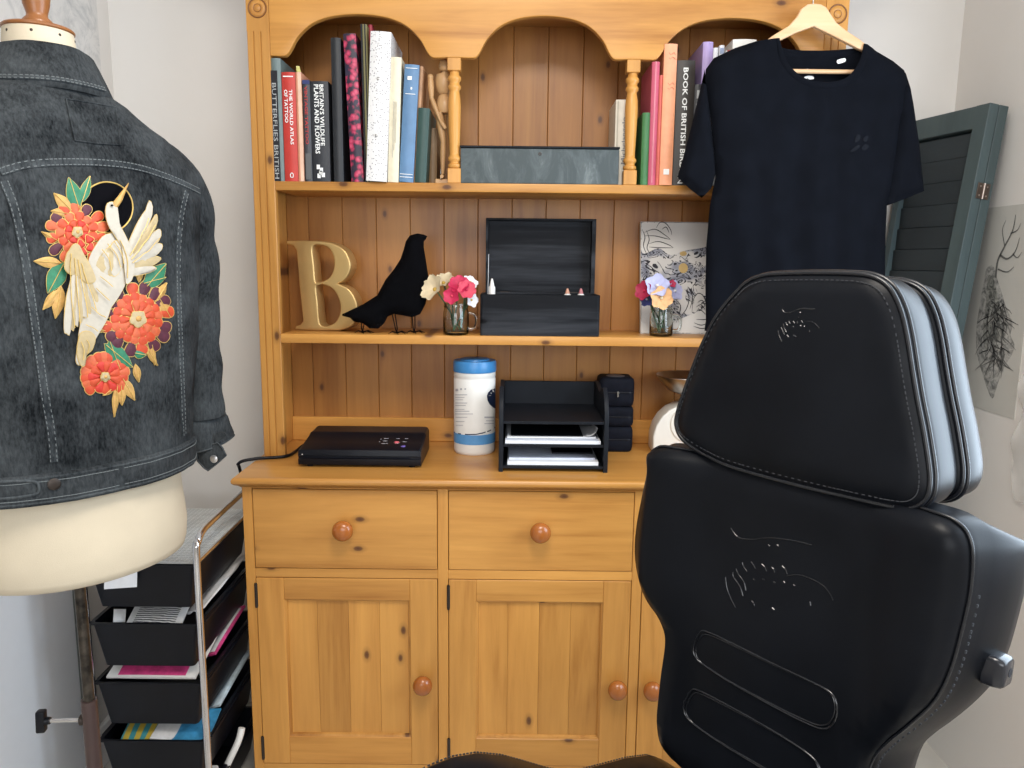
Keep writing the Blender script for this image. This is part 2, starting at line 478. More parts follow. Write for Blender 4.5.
# worktop with a moulded edge
R = []
for z, o in ((.825, .0), (.829, .004), (.833, .012), (.838, .0165), (.844, .0175), (.849, .015), (.8515, .012), (ZT, .007)):
    R.append([(X0-o, 1.802-o, z), (X1+o, 1.802-o, z), (X1+o, 2.222, z), (X0-o, 2.222, z)])
MB().rings(R).build('worktop', pine_top, D, smooth=50)
def knob(p, parent, r):
    pr = [(r*.42, 0), (r*.46, .003), (r*.36, .006), (r*.40, .011), (r*.70, .015), (r*.93, .021), (r, .029), (r*.93, .037), (r*.66, .0435), (r*.30, .0465), (0, .047)]
    return lathe('knob', p, [(a, b) for a, b in pr], knobwood, parent, 28, (0, -1, 0), 180)
for k in range(3):
    a, b = ST[k][1]+.0015, ST[k+1][0]-.0015
    dr = box('drawer', (a, 1.8085, .617), (b, 2.15, .8185), pine_x, D, .0015)
    p = PY((342.5, 540.5, 742)[k], (531, 533, 536)[k], 1.78); knob(V((p.x, 1.8085, p.z)), dr, .0255)
for k in range(3):
    a, b = ST[k][1]+.0015, ST[k+1][0]-.0015
    z0, z1 = .0865, .5905
    sw, rt = .068, .056
    fr = part_empty('door', D)
    box('door_stile', (a, 1.8085, z0), (a+sw, 1.829, z1), pine_z, fr, .0012); box('door_stile', (b-sw, 1.8085, z0), (b, 1.829, z1), pine_z, fr, .0012)
    box('rail', (a+sw, 1.809, z1-rt), (b-sw, 1.829, z1), pine_x, fr, .0012)
    box('rail', (a+sw, 1.809, z0), (b-sw, 1.829, z0+.075), pine_x, fr, .0012)
    # ovolo bead round the panel
    pa, pb, pz0, pz1 = a+sw, b-sw, z0+.075, z1-rt
    mb = MB()
    mb.rings([[(pa-.001, 1.812, pz0-.001), (pb+.001, 1.812, pz0-.001), (pb+.001, 1.812, pz1+.001), (pa-.001, 1.812, pz1+.001)],
              [(pa+.004, 1.814, pz0+.004), (pb-.004, 1.814, pz0+.004), (pb-.004, 1.814, pz1-.004), (pa+.004, 1.814, pz1-.004)],
              [(pa+.007, 1.8205, pz0+.007), (pb-.007, 1.8205, pz0+.007), (pb-.007, 1.8205, pz1-.007), (pa+.007, 1.8205, pz1-.007)]], True, False)
    mb.build('panel_bead', pine_z, fr, smooth=30)
    n = 4; w = (pb-pa)/n
    for j in range(n):
        box('panel_board', (pa+j*w+.0002, 1.8195, pz0), (pa+(j+1)*w-.0002, 1.827, pz1), pine_z, fr, .0005)
    kx = (422.5, 617.7, 653)[k]; kz = 686+ (0, 4.5, 5.5)[k]
    p = PY(kx, kz, 1.78); knob(V((p.x, 1.8085, p.z)), fr, .0245)
    hx = a-.001 if k < 2 else b+.001
    for hz in (.545, .13):
        h = MB()
        h.lathe((hx, 1.8075, hz-.032), [(.0032, 0), (.0032, .064)], 10)
        h.box((hx-.004, 1.8078, hz-.03), (hx+.004, 1.812, hz+.03))
        h.build('hinge', iron, fr)
# hutch: sides, stiles, back boards
ZH = 2.075
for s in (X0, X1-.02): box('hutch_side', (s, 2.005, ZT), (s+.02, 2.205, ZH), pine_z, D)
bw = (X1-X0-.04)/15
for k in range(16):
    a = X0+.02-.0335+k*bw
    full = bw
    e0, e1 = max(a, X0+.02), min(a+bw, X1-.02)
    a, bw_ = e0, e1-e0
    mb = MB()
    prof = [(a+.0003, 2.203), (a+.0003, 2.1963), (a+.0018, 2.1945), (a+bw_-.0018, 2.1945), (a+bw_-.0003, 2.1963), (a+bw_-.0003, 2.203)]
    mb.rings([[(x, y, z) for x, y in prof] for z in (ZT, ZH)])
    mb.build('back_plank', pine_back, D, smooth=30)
def stile(x0, x1):
    w = x1-x0
    g = [.30, .62]
    pr = [(0, .002), (.002, 0)]
    for q in g: pr += [(q*w-.0018, 0), (q*w-.0006, .0028), (q*w+.0006, .0028), (q*w+.0018, 0)]
    pr += [(w-.002, 0), (w, .002), (w, .02), (0, .02)]
    mb = MB().rings([[(x0+u, 1.985+d, z) for u, d in pr] for z in (ZT, 1.918)])
    mb.box((x0, 1.985, 1.918), (x1, 2.005, ZH))
    s = mb.build('hutch_stile', pine_z, D, smooth=20)
    for r in (.0215, .0085):
        mb = MB()
        c = V(((x0+x1)/2+.0005, 1.985, PY(257, 8, 1.985).z))
        mb.tube([c+V((math.cos(t)*r, 0, math.sin(t)*r)) for t in [2*math.pi*i/40 for i in range(40)]], .0019, 6, True)
        mb.build('rosette_ring', mat('rosette_groove', (.20, .075, .016), .5), s, smooth=60)
    lathe('rosette_dome', c, [(.019, 0), (.018, .0012), (.011, .0018), (.0095, .0008), (.007, .0025), (.003, .004), (0, .0042)], pine_x, s, 28, (0, -1, 0), 60)
stile(X0, -.600); stile(.752, X1)
# frieze with three arches
def arch(xa, xb):
    # from the photo: flat foot, small reverse curve, cusp up into a wide arch
    w = xb-xa; zb = 1.863; top = 1.9605
    L = [(0, 0), (.045, -.008), (.083, .0), (.103, .07), (.120, .18), (.152, .42), (.21, .675), (.275, .84), (.37, .955), (.5, 1.0)]
    pts = [(xa+w*u, zb+(top-zb)*h) for u, h in L]+[(xb-w*u, zb+(top-zb)*h) for u, h in L[-2::-1]]
    return [(p.x, p.y) for p in spline([(x, z, 0) for x, z in pts], 5)]
out = [(-.600, ZH)]
for xa, xb in ((-.600, -.1675), (-.1335, .276), (.3055, .752)):
    out += arch(xa, xb)
out += [(.752, ZH)]
curve_prism('arched_frieze', [out], .02, frame_mat(V((0, 1.9955, 0)), V((1, 0, 0)), V((0, 0, 1)), V((0, -1, 0))), pine_x, D, .0022)
for z0, z1, y0, nm in ((1.5425, 1.5645, 1.9855, 'shelf'), (1.157, 1.1805, 1.9855, 'shelf'), (1.995, 2.015, 2.006, 'top_board')):
    box(nm, (-.600 if nm == 'shelf' else X0+.02, y0, z0), (.752 if nm == 'shelf' else X1-.02, 2.1945, z1), pine_x, D, .002, 2)
box('splash_rail', (X0+.02, 2.182, ZT), (X1-.02, 2.1945, .922), pine_x, D, .002)
R = []
for z, o in ((ZH, .0), (ZH+.012, .006), (ZH+.03, .02), (ZH+.05, .042), (ZH+.058, .048), (ZH+.075, .048), (ZH+.078, .045)):
    R.append([(X0-o, 1.985-o, z), (X1+o, 1.985-o, z), (X1+o, 2.222, z), (X0-o, 2.222, z)])
MB().rings(R).build('cornice', pine_x, D, smooth=50)
def column(xc):
    z0, z1 = 1.5645, 1.8635; y = 2.0035; h = .0165
    o = part_empty('turned_column', D)
    box('column_block', (xc-h, y-h, z0), (xc+h, y+h, z0+.036), pine_z, o, .0012); box('column_block', (xc-h, y-h, z1-.030), (xc+h, y+h, z1), pine_z, o, .0012)
    H = z1-z0
    P = [(.012, .036), (.0165, .040), (.0165, .046), (.0125, .049), (.0125, .053), (.0165, .057), (.0165, .063), (.013, .067), (.0125, .074),
         (.0135, .10), (.0150, .145), (.0160, .185), (.0150, .205), (.0125, .219), (.012, .224), (.016, .229), (.016, .235), (.0125, .239), (.0125, .244), (.0165, .249), (.0165, .256), (.012, .261), (.012, .27)]
    lathe('spindle', (xc, y, z0), P, pine_z, o, 24, 'z', 50)
column(-.1505); column(.2905)

# ------------------------------------------------------------------ books on the top shelf
ZS = 1.5645
def spine_mat(name, c, rough=.5, var=.06, sc=60): return mat(name, c, rough, var=var, scale=sc)
def book(label, x0, x1, ytop, m, name='book', depth=.165, lean=0.0, yf=1.987, group='books on the top shelf', pg=True, thick=.0025, board=None):
    p0 = PY(x0, 181, yf); p1 = PY(x1, 181, yf); ht = PY((x0+x1)/2, ytop, yf).z-ZS
    w = p1.x-p0.x; xc = (p0.x+p1.x)/2; th = math.radians(lean)
    root = thing(name, label, 'book', (xc, yf, ZS), group)
    c, s = math.cos(th), math.sin(th)
    lift = abs(s)*w/2
    def T(mb):
        # lean about the depth axis
        mb.v = [(xc+x*c+z*s, yf+y, ZS+lift-x*s+z*c) for x, y, z in mb.v]
        return mb
    t = min(thick, w*.25)
    cov = MB()
    n = 6; arc = min(.004, w*.25)
    sp = [(-w/2+w*i/n, arc*(1-math.sin(math.pi*i/n))) for i in range(n+1)]
    prof = sp+[(w/2, depth), (w/2-t, depth), (w/2-t, arc+t), (-w/2+t, arc+t), (-w/2+t, depth), (-w/2, depth)]
    cov.rings([[(x, y, z) for x, y in prof] for z in (0, ht)])
    T(cov).build('cover', m, root, smooth=40)
    if pg:
        T(MB().box((-w/2+t, arc+t, .003), (w/2-t, depth-.004, ht-.003))).build('pages', pages_m, root)
    def on(x, z, dy=-.0013): return V((xc+x*c+z*s, yf+dy, ZS+lift-x*s+z*c))
    root['w'] = w
    B = dict(root=root, w=w, h=ht, on=on, down=V((-s, 0, -c)), right=V((c, 0, -s)), T=T)
    return B
def spine_text(B, body, frac_top, frac_bot, xoff, hgt, m, name='spine_lettering', bold=0.0, up=False):
    """letters running down the spine (or up it)"""
    L = (frac_bot-frac_top)*B['h']
    if not up:
        return text(name, body, B['on'](xoff-hgt/2, B['h']*(1-frac_top)), B['down'], B['right'], L, hgt, m, B['root'], bold)
    return text(name, body, B['on'](xoff+hgt/2, B['h']*(1-frac_bot)), -B['down'], -B['right'], L, hgt, m, B['root'], bold)
def spine_patch(B, name, x0, x1, f0, f1, m, d=.0012):
    mb = MB().box((x0*B['w'], -.0008, B['h']*(1-f1)), (x1*B['w'], d, B['h']*(1-f0)))
    return B['T'](mb).build(name, m, B['root'])
b = book('slate green hardback with black spine side, first book against the left post', 274.6, 284.2, 58, spine_mat('slate_green_cover', (.14, .19, .19)))
spine_patch(b, 'black_spine_band', -.5, .16, .10, 1, ink)
spine_text(b, 'BUTTERFLIES BRITISH', .2, .98, -.0048, .0105, mat('dim_white_ink', (.42, .43, .43), .6))
b = book('red hardback with white lettering about a world atlas of tattoo', 284.7, 298.2, 72, spine_mat('red_cover', (.50, .035, .025)))
spine_text(b, 'THE WORLD ATLAS', .16, .66, .0055, .0082, inkwhite, bold=.02)
spine_text(b, 'OF TATTOO', .16, .46, -.0065, .0082, inkwhite, bold=.02)
spine_patch(b, 'spine_bar', -.36, .36, .035, .045, inkwhite)
c = b['on'](.002, b['h']*.055)
tube('spine_emblem', [c+V((math.cos(t)*.0038, 0, math.sin(t)*.0055)) for t in [i*.42 for i in range(15)]], .0011, inkwhite, b['root'], 5, closed=True)
b = book('slim salmon pink paperback with sticky tabs, right of the red atlas', 298.6, 304.2, 72, spine_mat('salmon_cover', (.72, .33, .20)))
spine_patch(b, 'pale_edge', -.1, .5, 0, 1, mat('pale_peach', (.78, .50, .36), .6))
for i, (dx, dy, h, col) in enumerate(((-.006, .05, .020, (.60, .58, .12)), (-.0015, .035, .024, (.65, .60, .22)), (.003, .02, .018, (.55, .50, .15)), (.0035, .06, .010, (.60, .07, .10)))):
    p = b['on'](dx-.006, b['h']-.002, 0)
    m = mat('tab_%d' % i, col, .6)
    MB().obox(p+V((0, dy, h/2)), (.004, .001, .0), (0, .0004, 0), (-.002, 0, h/2)).build('sticky_tab', m, b['root'])
b = book('dark grey paperback with dull red lettering, between salmon and wildlife books', 304.9, 312.2, 80, spine_mat('dark_grey_cover', (.045, .047, .055)))
spine_text(b, 'VINTAGE TATTOO', .06, .63, 0, .0075, inkred, bold=.02)
spine_patch(b, 'blue_cap', -.45, .5, 0, .04, mat('navy_band', (.02, .03, .12), .5))
spine_patch(b, 'grey_band', -.3, .45, .72, .98, mat('mid_grey_band', (.10, .10, .10), .5))
b = book('black hardback on wildlife plants and flowers with big white letters', 312.6, 330.2, 81, spine_mat('soft_black_cover', (.016, .018, .024)))
spine_text(b, "BRITAIN'S WILDLIFE", .035, .64, .0065, .0105, inkwhite, bold=.015)
spine_text(b, 'PLANTS AND FLOWERS', .035, .72, -.0065, .0115, inkwhite, bold=.02)
for q in ((-.15, .85), (.02, .88), (.12, .93), (-.12, .94), (-.02, .91)):
    spine_patch(b, 'flower_emblem', q[0]-.09, q[0]+.09, q[1]-.02, q[1]+.025, inkwhite, .001)
book('tall plain black album standing between the wildlife book and the floral folder', 333.8, 343.4, 37.5, spine_mat('album_black', (.010, .012, .016)), lean=0)
# floral folder
m, nt, bb = _new('pink_floral_print')
v = coords(nt, rnd=False)
vo = nt.nodes.new('ShaderNodeTexVoronoi'); vo.inputs['Scale'].default_value = 75; nt.links.new(v, vo.inputs['Vector'])
dd = math_(nt, 'ADD', vo.outputs['Distance'], math_(nt, 'MULTIPLY', tnoise(nt, v, 160, 4), .45))
big = tnoise(nt, v, 26, 3)
r = ramp(nt, [(.0, (.62, .16, .24)), (.50, (.55, .05, .12)), (.70, (.36, .02, .07)), (.90, (.02, .012, .03))]); nt.links.new(dd, r.inputs[0])
g = ramp(nt, [(.55, (0, 0, 0)), (.61, (1, 1, 1))]); nt.links.new(big, g.inputs[0])
nt.links.new(mixc(nt, g.outputs[0], r.outputs[0], (.022, .018, .045)), bb.inputs['Base Color']); bb.inputs['Roughness'].default_value = .5
book('tall folder with pink floral print on black, leaning slightly left', 351.2, 363.4, 33.5, m, lean=-2.1)
b = book('tall thin olive and gold notebook right of the floral folder', 365.0, 370.8, 24, spine_mat('olive_cover', (.20, .18, .075)), lean=-.6)
spine_patch(b, 'black_stripe', -.5, -.2, 0, 1, ink); spine_patch(b, 'black_stripe', .12, .3, 0, 1, ink)
book('dark red slim book, its corner showing above the white dotted binder', 371.0, 374.6, 24.5, spine_mat('wine_cover', (.33, .03, .05)), lean=0, yf=2.02)
m, nt, bb = _new('white_dotted_print')
v = coords(nt, rnd=False); vo = nt.nodes.new('ShaderNodeTexVoronoi'); vo.inputs['Scale'].default_value = 210; nt.links.new(v, vo.inputs['Vector'])
g = ramp(nt, [(.24, (.22, .20, .22)), (.34, (.74, .73, .72))]); nt.links.new(vo.outputs['Distance'], g.inputs[0])
sepc = nt.nodes.new('ShaderNodeSeparateColor'); nt.links.new(vo.outputs['Color'], sepc.inputs[0])
nt.links.new(mixc(nt, math_(nt, 'GREATER_THAN', sepc.outputs[0], .35), (.74, .73, .72), g.outputs[0]), bb.inputs['Base Color'])
b = book('thick white ring binder with tiny dark dots, overhanging the shelf edge', 365.8, 386.0, 31.5, m, lean=2.9, yf=1.974, depth=.19)
for f in (.31, .69):
    c = b['on'](-.002, b['h']*(1-f), -.001)
    lathe('binder_eyelet', c, [(.0035, 0), (.0035, .0012), (.002, .0016), (.0018, .0005)], steel, b['root'], 14, (0, -1, 0))
b = book('cream paperback leaning beside the white dotted binder', 387.6, 398.2, 57, spine_mat('cream_cover', (.74, .67, .50)), lean=2.2)
for k in range(3): spine_patch(b, 'grey_title_line', -.12+.12*k, -.06+.12*k, .35, .8-.06*k, mat('faint_grey', (.45, .42, .34), .7), .001)
b = book('blue hardback with small white spine marks leaning right', 398.8, 413.0, 64.5, spine_mat('blue_cover', (.11, .22, .38), var=.1, sc=30), lean=3.6)
for f0, f1, x0, x1 in ((.03, .035, -.4, .4), (.10, .13, -.25, .05), (.19, .21, .0, .1), (.245, .25, -.35, .35), (.93, .935, -.45, .45), (.955, .96, -.45, .45)):
    spine_patch(b, 'white_spine_mark', x0, x1, f0, f1, inkwhite, .001)
book('slim tan and wine paperback right of the blue hardback', 413.0, 416.6, 66, spine_mat('tan_cover', (.42, .22, .11), var=.3, sc=20), lean=3.8, yf=2.0)
book('small dark green hardback leaning at the right end of the left row', 414.4, 425.6, 108, spine_mat('dark_green_cover', (.022, .060, .052)), lean=3.5)
book('low brown hardback lying in shade behind the wooden mannequin', 427, 436.5, 128, spine_mat('brown_cover', (.20, .12, .055)), lean=1, yf=2.06, depth=.11)
# right-hand bay
b = book('cream book with grey painter lettering, half behind the right turned column', 613.8, 631, 99.5, spine_mat('ivory_cover', (.72, .66, .55)), yf=2.03, depth=.14)
spine_text(b, 'Michelangelo', .20, .74, .0015, .0135, inkgrey, up=True)
spine_patch(b, 'cover_edge_line', -.40, -.36, .02, .98, mat('faint_grey', (.45, .42, .34), .7), .001)
book('short bright green book right of the turned column', 640.6, 647.8, 112.5, spine_mat('green_cover', (.045, .16, .05)))
b = book('tall rose pink book between the green and coral books', 648.2, 655.6, 61.5, spine_mat('rose_cover', (.52, .09, .15)))
spine_patch(b, 'light_stripe', -.1, .05, .0, .98, mat('pale_rose', (.62, .20, .25), .5), .001)
book('thin coral red book left of the tall orange book', 655.8, 659.8, 75, spine_mat('coral_cover', (.60, .12, .09)))
b = book('tall peach orange paperback with small white emblem at its foot', 659.6, 672.2, 43.5, spine_mat('peach_cover', (.80, .34, .18)), yf=1.98)
spine_patch(b, 'white_emblem', -.22, .22, .885, .925, inkwhite, .001)
for f in (.07, .10, .28, .31):
    c = b['on'](.001, b['h']*(1-f), -.0003)
    tube('orange_line', [c+V((-.006+.004*i, 0, .003*math.sin(i*2+f*30))) for i in range(5)], .0005, mat('dark_orange', (.45, .10, .05), .6), b['root'], 4)
b = book('black brown hardback book of British birds with white serif lettering', 672.8, 690.6, 60, spine_mat('umber_cover', (.030, .024, .020)))
spine_text(b, 'BOOK OF BRITISH BIRDS', .06, .90, -.0015, .0125, inkwhite, bold=.02)
spine_text(b, 'IN', .915, .985, -.0045, .0125, inkwhite, bold=.0)
b = book('dark grey book with white lettering, between the birds book and lilac spine', 691.0, 697.4, 84, spine_mat('graphite_cover', (.06, .06, .065)))
for q in range(5): spine_patch(b, 'white_spine_mark', -.2, .2, .06+.13*q, .14+.13*q, mat('dim_white_ink', (.42, .43, .43), .6), .001)
book('tall lilac book partly behind the black t-shirt', 697.2, 707, 41.5, spine_mat('lilac_cover', (.40, .30, .56)))
book('thin white book just right of the lilac spine', 707.4, 712, 47.5, spine_mat('white_cover', (.74, .74, .76)))
b = book('second thin white book from the lilac spine, slightly taller', 713.2, 718, 45, spine_mat('white_cover_b', (.76, .76, .78)))
spine_patch(b, 'blue_cap', -.4, .4, .02, .06, mat('pale_blue_band', (.3, .35, .5), .6))
b = book('small white booklet with red corner showing above the t-shirt', 719.5, 725.5, 50, spine_mat('white_cover_c', (.72, .70, .68)))
spine_patch(b, 'red_corner', -.3, .5, .0, .05, mat('dull_red_band', (.35, .05, .04), .6))
book('thick white book with cream top behind the t-shirt collar', 726, 749, 39, spine_mat('white_cover_d', (.80, .77, .72)))
# ------------------------------------------------------------------ top shelf: slate box and artist's mannequin
def slate():
    m, nt, b = _new('patinated_slate')
    v = coords(nt, (1, 1, .45), rnd=False)
    n = tnoise(nt, v, 22, 6, .7, 1.2)
    r = ramp(nt, [(.45, (.040, .056, .060)), (.62, (.075, .095, .10)), (.82, (.22, .25, .25))]); nt.links.new(n, r.inputs[0])
    nt.links.new(r.outputs[0], b.inputs['Base Color']); b.inputs['Roughness'].default_value = .55; return m
slate_m = slate()
a = PY(460.5, 180, 1.99); c = PY(619.5, 147, 1.99)
t = thing('storage_box', 'long low slate grey patinated box on the middle of the top shelf', 'box', ((a.x+c.x)/2, 2.07, ZS))
h = c.z-ZS
box('box_body', (a.x, 1.990, ZS), (c.x, 2.15, ZS+h-.006), slate_m, t, .0015)
box('box_lid', (a.x-.0015, 1.988, ZS+h-.005), (c.x+.0015, 2.152, ZS+h), black_paint, t, .0012)
lathe('keyhole', (PY(540, 154, 1.99).x, 1.9905, PY(540, 154, 1.99).z), [(.0042, 0), (.0042, .0014), (.0022, .0016), (.0018, .0004), (0, .0004)], iron, t, 14, (0, -1, 0))

def wooden_figure():
    Y = 2.035
    def q(x, y, yy=Y): return PY(410+x/5.69, 60+y/5.69, yy)
    t = thing('wooden_mannequin', "pale wooden artist's mannequin figure standing behind the left turned column", 'figurine', (q(205, 650).x, Y, ZS))
    bz = ZS
    p = q(205, 650)
    box('base_disc', (p.x-.026, Y-.026, bz), (p.x+.035, Y+.035, bz+.012), figwood, t, .002)
    tube('support_rod', [(q(168, 430).x, Y+.03, bz+.012), (q(168, 430).x, Y+.03, q(168, 330).z)], .0018, steel, t)
    def limb(name, a, b, r0, r1, par=t):
        a = V(a); b = V(b); n = 8
        pts = [a.lerp(b, i/n) for i in range(n+1)]
        rs = [(r0+(r1-r0)*i/n)*(.62+.38*math.sin(math.pi*min(1, max(0, (i+.9)/(n+1.8))))) for i in range(n+1)]
        return MB().tube(pts, rs, 12).build(name, figwood, par, smooth=70)
    def ball(p, r, par=t): return lathe('joint_ball', p-V((0, 0, r)), [(r*math.sin(math.pi*i/8), r-r*math.cos(math.pi*i/8)) for i in range(9)], figwood, par, 12, smooth=180)
    ch = limb('chest', q(190, 85), q(192, 200), .025, .019); limb('pelvis', q(194, 195), q(196, 305), .017, .024)
    limb('neck', q(196, 60), q(194, 95), .008, .008)
    limb('head', q(198, 0, Y), q(197, 66), .013, .017)
    sh = q(116, 98, Y-.01); el = q(122, 215, Y-.012); wr = q(172, 345, Y-.02); hd = q(203, 392, Y-.022)
    ball(sh, .008); u = limb('upper_arm', sh, el, .0085, .0075); ball(el, .0062); limb('forearm', el, wr, .0072, .0055); limb('hand', wr, hd, .0062, .006)
    sh = q(262, 98, Y+.01); el = q(266, 215, Y+.01); wr = q(262, 330, Y); hd = q(262, 385, Y)
    ball(sh, .008); limb('upper_arm', sh, el, .0085, .0075); limb('forearm', el, wr, .0072, .0055); limb('hand', wr, hd, .0062, .006)
    for hx, kx, fx, yy in ((166, 188, 186, Y-.008), (226, 238, 238, Y+.012)):
        a = q(hx, 300, yy); k = q(kx, 465, yy); f = q(fx, 632, yy); f.z = bz+.026
        limb('thigh', a, k, .0115, .009); ball(k, .007); limb('shin', k, f, .0088, .0058)
        limb('foot', f+V((0, .008, -.005)), f+V((0, -.028, -.009)), .006, .0058)
wooden_figure()

# ------------------------------------------------------------------ middle shelf
Z2 = 1.1805
t = thing('letter_b', 'large satin gold serif letter B standing on the middle shelf', 'letter', (PY(320, 329, 2.06).x, 2.075, Z2))
def zb(L): return [(260+x/4.267, 180+y/4.267) for x, y in L]
def loop(L, closed=True, n=4): return [(p.x, p.y) for p in spline([(x, y, 0) for x, y in L], n, closed)]
outer = [(105, 266), (180, 265)]+loop([(250, 267), (318, 277), (372, 308), (396, 360), (388, 402), (366, 428), (340, 443)], False)+loop([(344, 444), (392, 468), (424, 520), (424, 578), (398, 618), (345, 635)], False)+[(250, 637), (146, 634), (147, 619), (168, 614), (182, 598)]+[(165, 450), (152, 305), (138, 286), (108, 280)]
up_ = loop([(226, 292), (262, 284), (300, 298), (320, 335), (321, 378), (303, 415), (268, 435), (240, 437), (232, 370)])
lo_ = loop([(243, 450), (285, 450), (322, 470), (346, 515), (348, 560), (328, 600), (288, 618), (262, 612), (254, 590), (248, 520)])
yB = 2.075
def toB(L):
    r = []
    for x, y in zb(L):
        p = PY(x, y, yB); r.append((p.x, p.z))
    return r
loops = [toB(outer), toB(up_), toB(lo_)]
zmin = min(p[1] for p in loops[0])
loops = [[(x, (z-zmin)*1.04+Z2) for x, z in L] for L in loops]
cx_ = sum(p[0] for p in loops[0])/len(loops[0])
th = math.radians(-9)
curve_prism('letter_body', [[(x-cx_, z) for x, z in L] for L in loops], .05, frame_mat(V((cx_, yB+.022, 0)), V((math.cos(th), math.sin(th), 0)), V((0, 0, 1)), V((math.sin(th), -math.cos(th), 0))), gold, t, .004, 3, 45)

# raven
t = thing('raven_figure', 'matt black raven ornament with wire legs beside the gold letter', 'ornament', (PY(400, 330, 2.06).x, 2.06, Z2))
rav = [(714, 240), (700, 233), (672, 228), (640, 236), (622, 262), (612, 300), (598, 340), (572, 380), (536, 425), (512, 470), (500, 492), (440, 530), (350, 573), (352, 580), (384, 588), (400, 604), (440, 612), (468, 634), (505, 634), (530, 612), (545, 582), (572, 572), (610, 578), (650, 586), (684, 572), (706, 530), (720, 470), (721, 430), (714, 380), (706, 330), (699, 285), (699, 262), (708, 252)]
yR = 2.025
pts = []
for x, y in rav:
    p = PY(260+x/4.267, 180+y/4.267, yR); pts.append((p.x, p.z))
ol = resample([(a, b, 0) for a, b in pts], .006); ol = [(p.x, p.y) for p in ol]
def rh(u, v, d): R_ = .034; q = min(d, R_); return .9*math.sqrt(max(0, R_*R_-(R_-q)**2))
slab('body', ol, lambda u, v, h: V((u, yR-h, v)), rh, [(.0, 0)], felt, t, .008, 180, backhf=rh)
for (x0, y0, x1, y1, dy) in ((572, 565, 585, 640, -.012), (652, 575, 655, 640, .012), (440, 600, 437, 645, .0)):
    a = PY(260+x0/4.267, 180+y0/4.267, yR); b = PY(260+x1/4.267, 180+y1/4.267, yR)
    y = yR+dy
    ft = V((b.x, y, Z2+.003))
    lg = MB()
    for e in (-.004, .004): lg.tube([(a.x+e, y, a.z), (b.x+e*.6, y, Z2+.014), ft], .0016, 6)
    l = lg.build('leg', felt, t)
    f = MB()
    for dx, dz in ((.026, -.012), (.028, .008), (-.02, -.006), (.008, -.024)): f.tube([ft, ft+V((dx*.5, dz*.6, .004)), ft+V((dx, dz, -.0015))], [.0022, .0018, .0008], 6)
    f.build('foot', felt, l)

# mug jars with artificial flowers
def jar(cx, cy, r, h, label, group):
    t = thing('mug_jar', label, 'jar', (cx, cy, Z2), group)
    w = .0022
    prof = [(r*.80, 0), (r*.97, .003), (r, .008), (r, h*.72), (r*.93, h*.80), (r*.90, h*.86), (r*.93, h*.88), (r*.93, h), (r*.93-w, h), (r*.90-w, h*.86), (r*.93-w, h*.80), (r-w, h*.72), (r-w, .010), (r*.8, .006), (0, .006)]
    mb = MB().lathe((cx, cy, Z2), prof, 28, 'z', False); mb.f.append(tuple(reversed(range(28))))
    mb.build('jar_glass', glass, t, smooth=60)
    hp = spline([V((cx+r*.97, cy, Z2+h*.70)), V((cx+r*1.45, cy, Z2+h*.66)), V((cx+r*1.62, cy, Z2+h*.45)), V((cx+r*1.45, cy, Z2+h*.22)), V((cx+r*.98, cy, Z2+h*.20))], 6)
    tube('handle', hp, .0042, glass, t, 10)
    for k in range(2): MB().tube([(cx+math.cos(a)*(r*.945), cy+math.sin(a)*(r*.945), Z2+h*(.90+.05*k)) for a in [i*2*math.pi/24 for i in range(24)]], .0012, 6, True).build('rim_thread', glass, t, smooth=60)
    return t
stem_m = mat('stem_green', (.045, .10, .045), .5)
def flower(label, base, head, face, r, m, center, group, petals=5, cup=.35, rot=0):
    base = V(base); head = V(head); face = V(face).normalized()
    t = thing('artificial_flower', label, 'flower', base, group)
    tube('stem', spline([base, base.lerp(head, .55)+V((0, 0, .006)), head], 5), .0022, stem_m, t, 6)
    q = face.orthogonal().normalized(); w = face.cross(q)
    for k in range(petals):
        a = rot+2*math.pi*k/petals
        dr = q*math.cos(a)+w*math.sin(a); sd = face.cross(dr)
        R = []
        for i in range(6):
            s = i/5; wd = r*.52*math.sin(math.pi*(.12+.80*s))
            c = head+dr*(r*s)+face*(cup*r*(s-.35*s*s))
            R.append([c-sd*wd+face*(r*.10), c-sd*wd*.5+face*(r*.02), c, c+sd*wd*.5+face*(r*.02), c+sd*wd+face*(r*.10)])
        mb = MB().rings(R, False, False)
        b = len(mb.v); mb.v += [tuple(V(p)-face*.0009) for p in mb.v]; mb.f += [tuple(b+i for i in reversed(f)) for f in list(mb.f)]
        mb.build('petal', m, t, smooth=180, fixn=False)
    lathe('flower_centre', head, [(r*.16, 0), (r*.16, r*.14), (r*.08, r*.26), (0, r*.28)], center, t, 8, face, 180)
    return t
fc = mat('petal_cream', (.74, .62, .42), .7); fp = mat('petal_hot_pink', (.52, .015, .075), .6); fp2 = mat('petal_coral_pink', (.60, .055, .10), .6)
fw = mat('petal_white', (.72, .70, .72), .7); flv = mat('petal_lilac', (.46, .47, .70), .6); fpe = mat('petal_peach', (.78, .44, .20), .6)
fblue = mat('petal_deep_blue', (.04, .05, .20), .6); fcr = mat('petal_crimson', (.42, .02, .07), .6); fy = mat('pollen_yellow', (.55, .36, .08), .7)
yj = 2.012; pj = PY(456, 331, yj); cj = V((pj.x, yj, Z2))
jar(cj.x, cj.y, .0335, .082, 'clear glass mug jar of stems left of the black wooden box', 'glass mug jars on the middle shelf')
def hp(px, py, y): return PY(px, py, y)
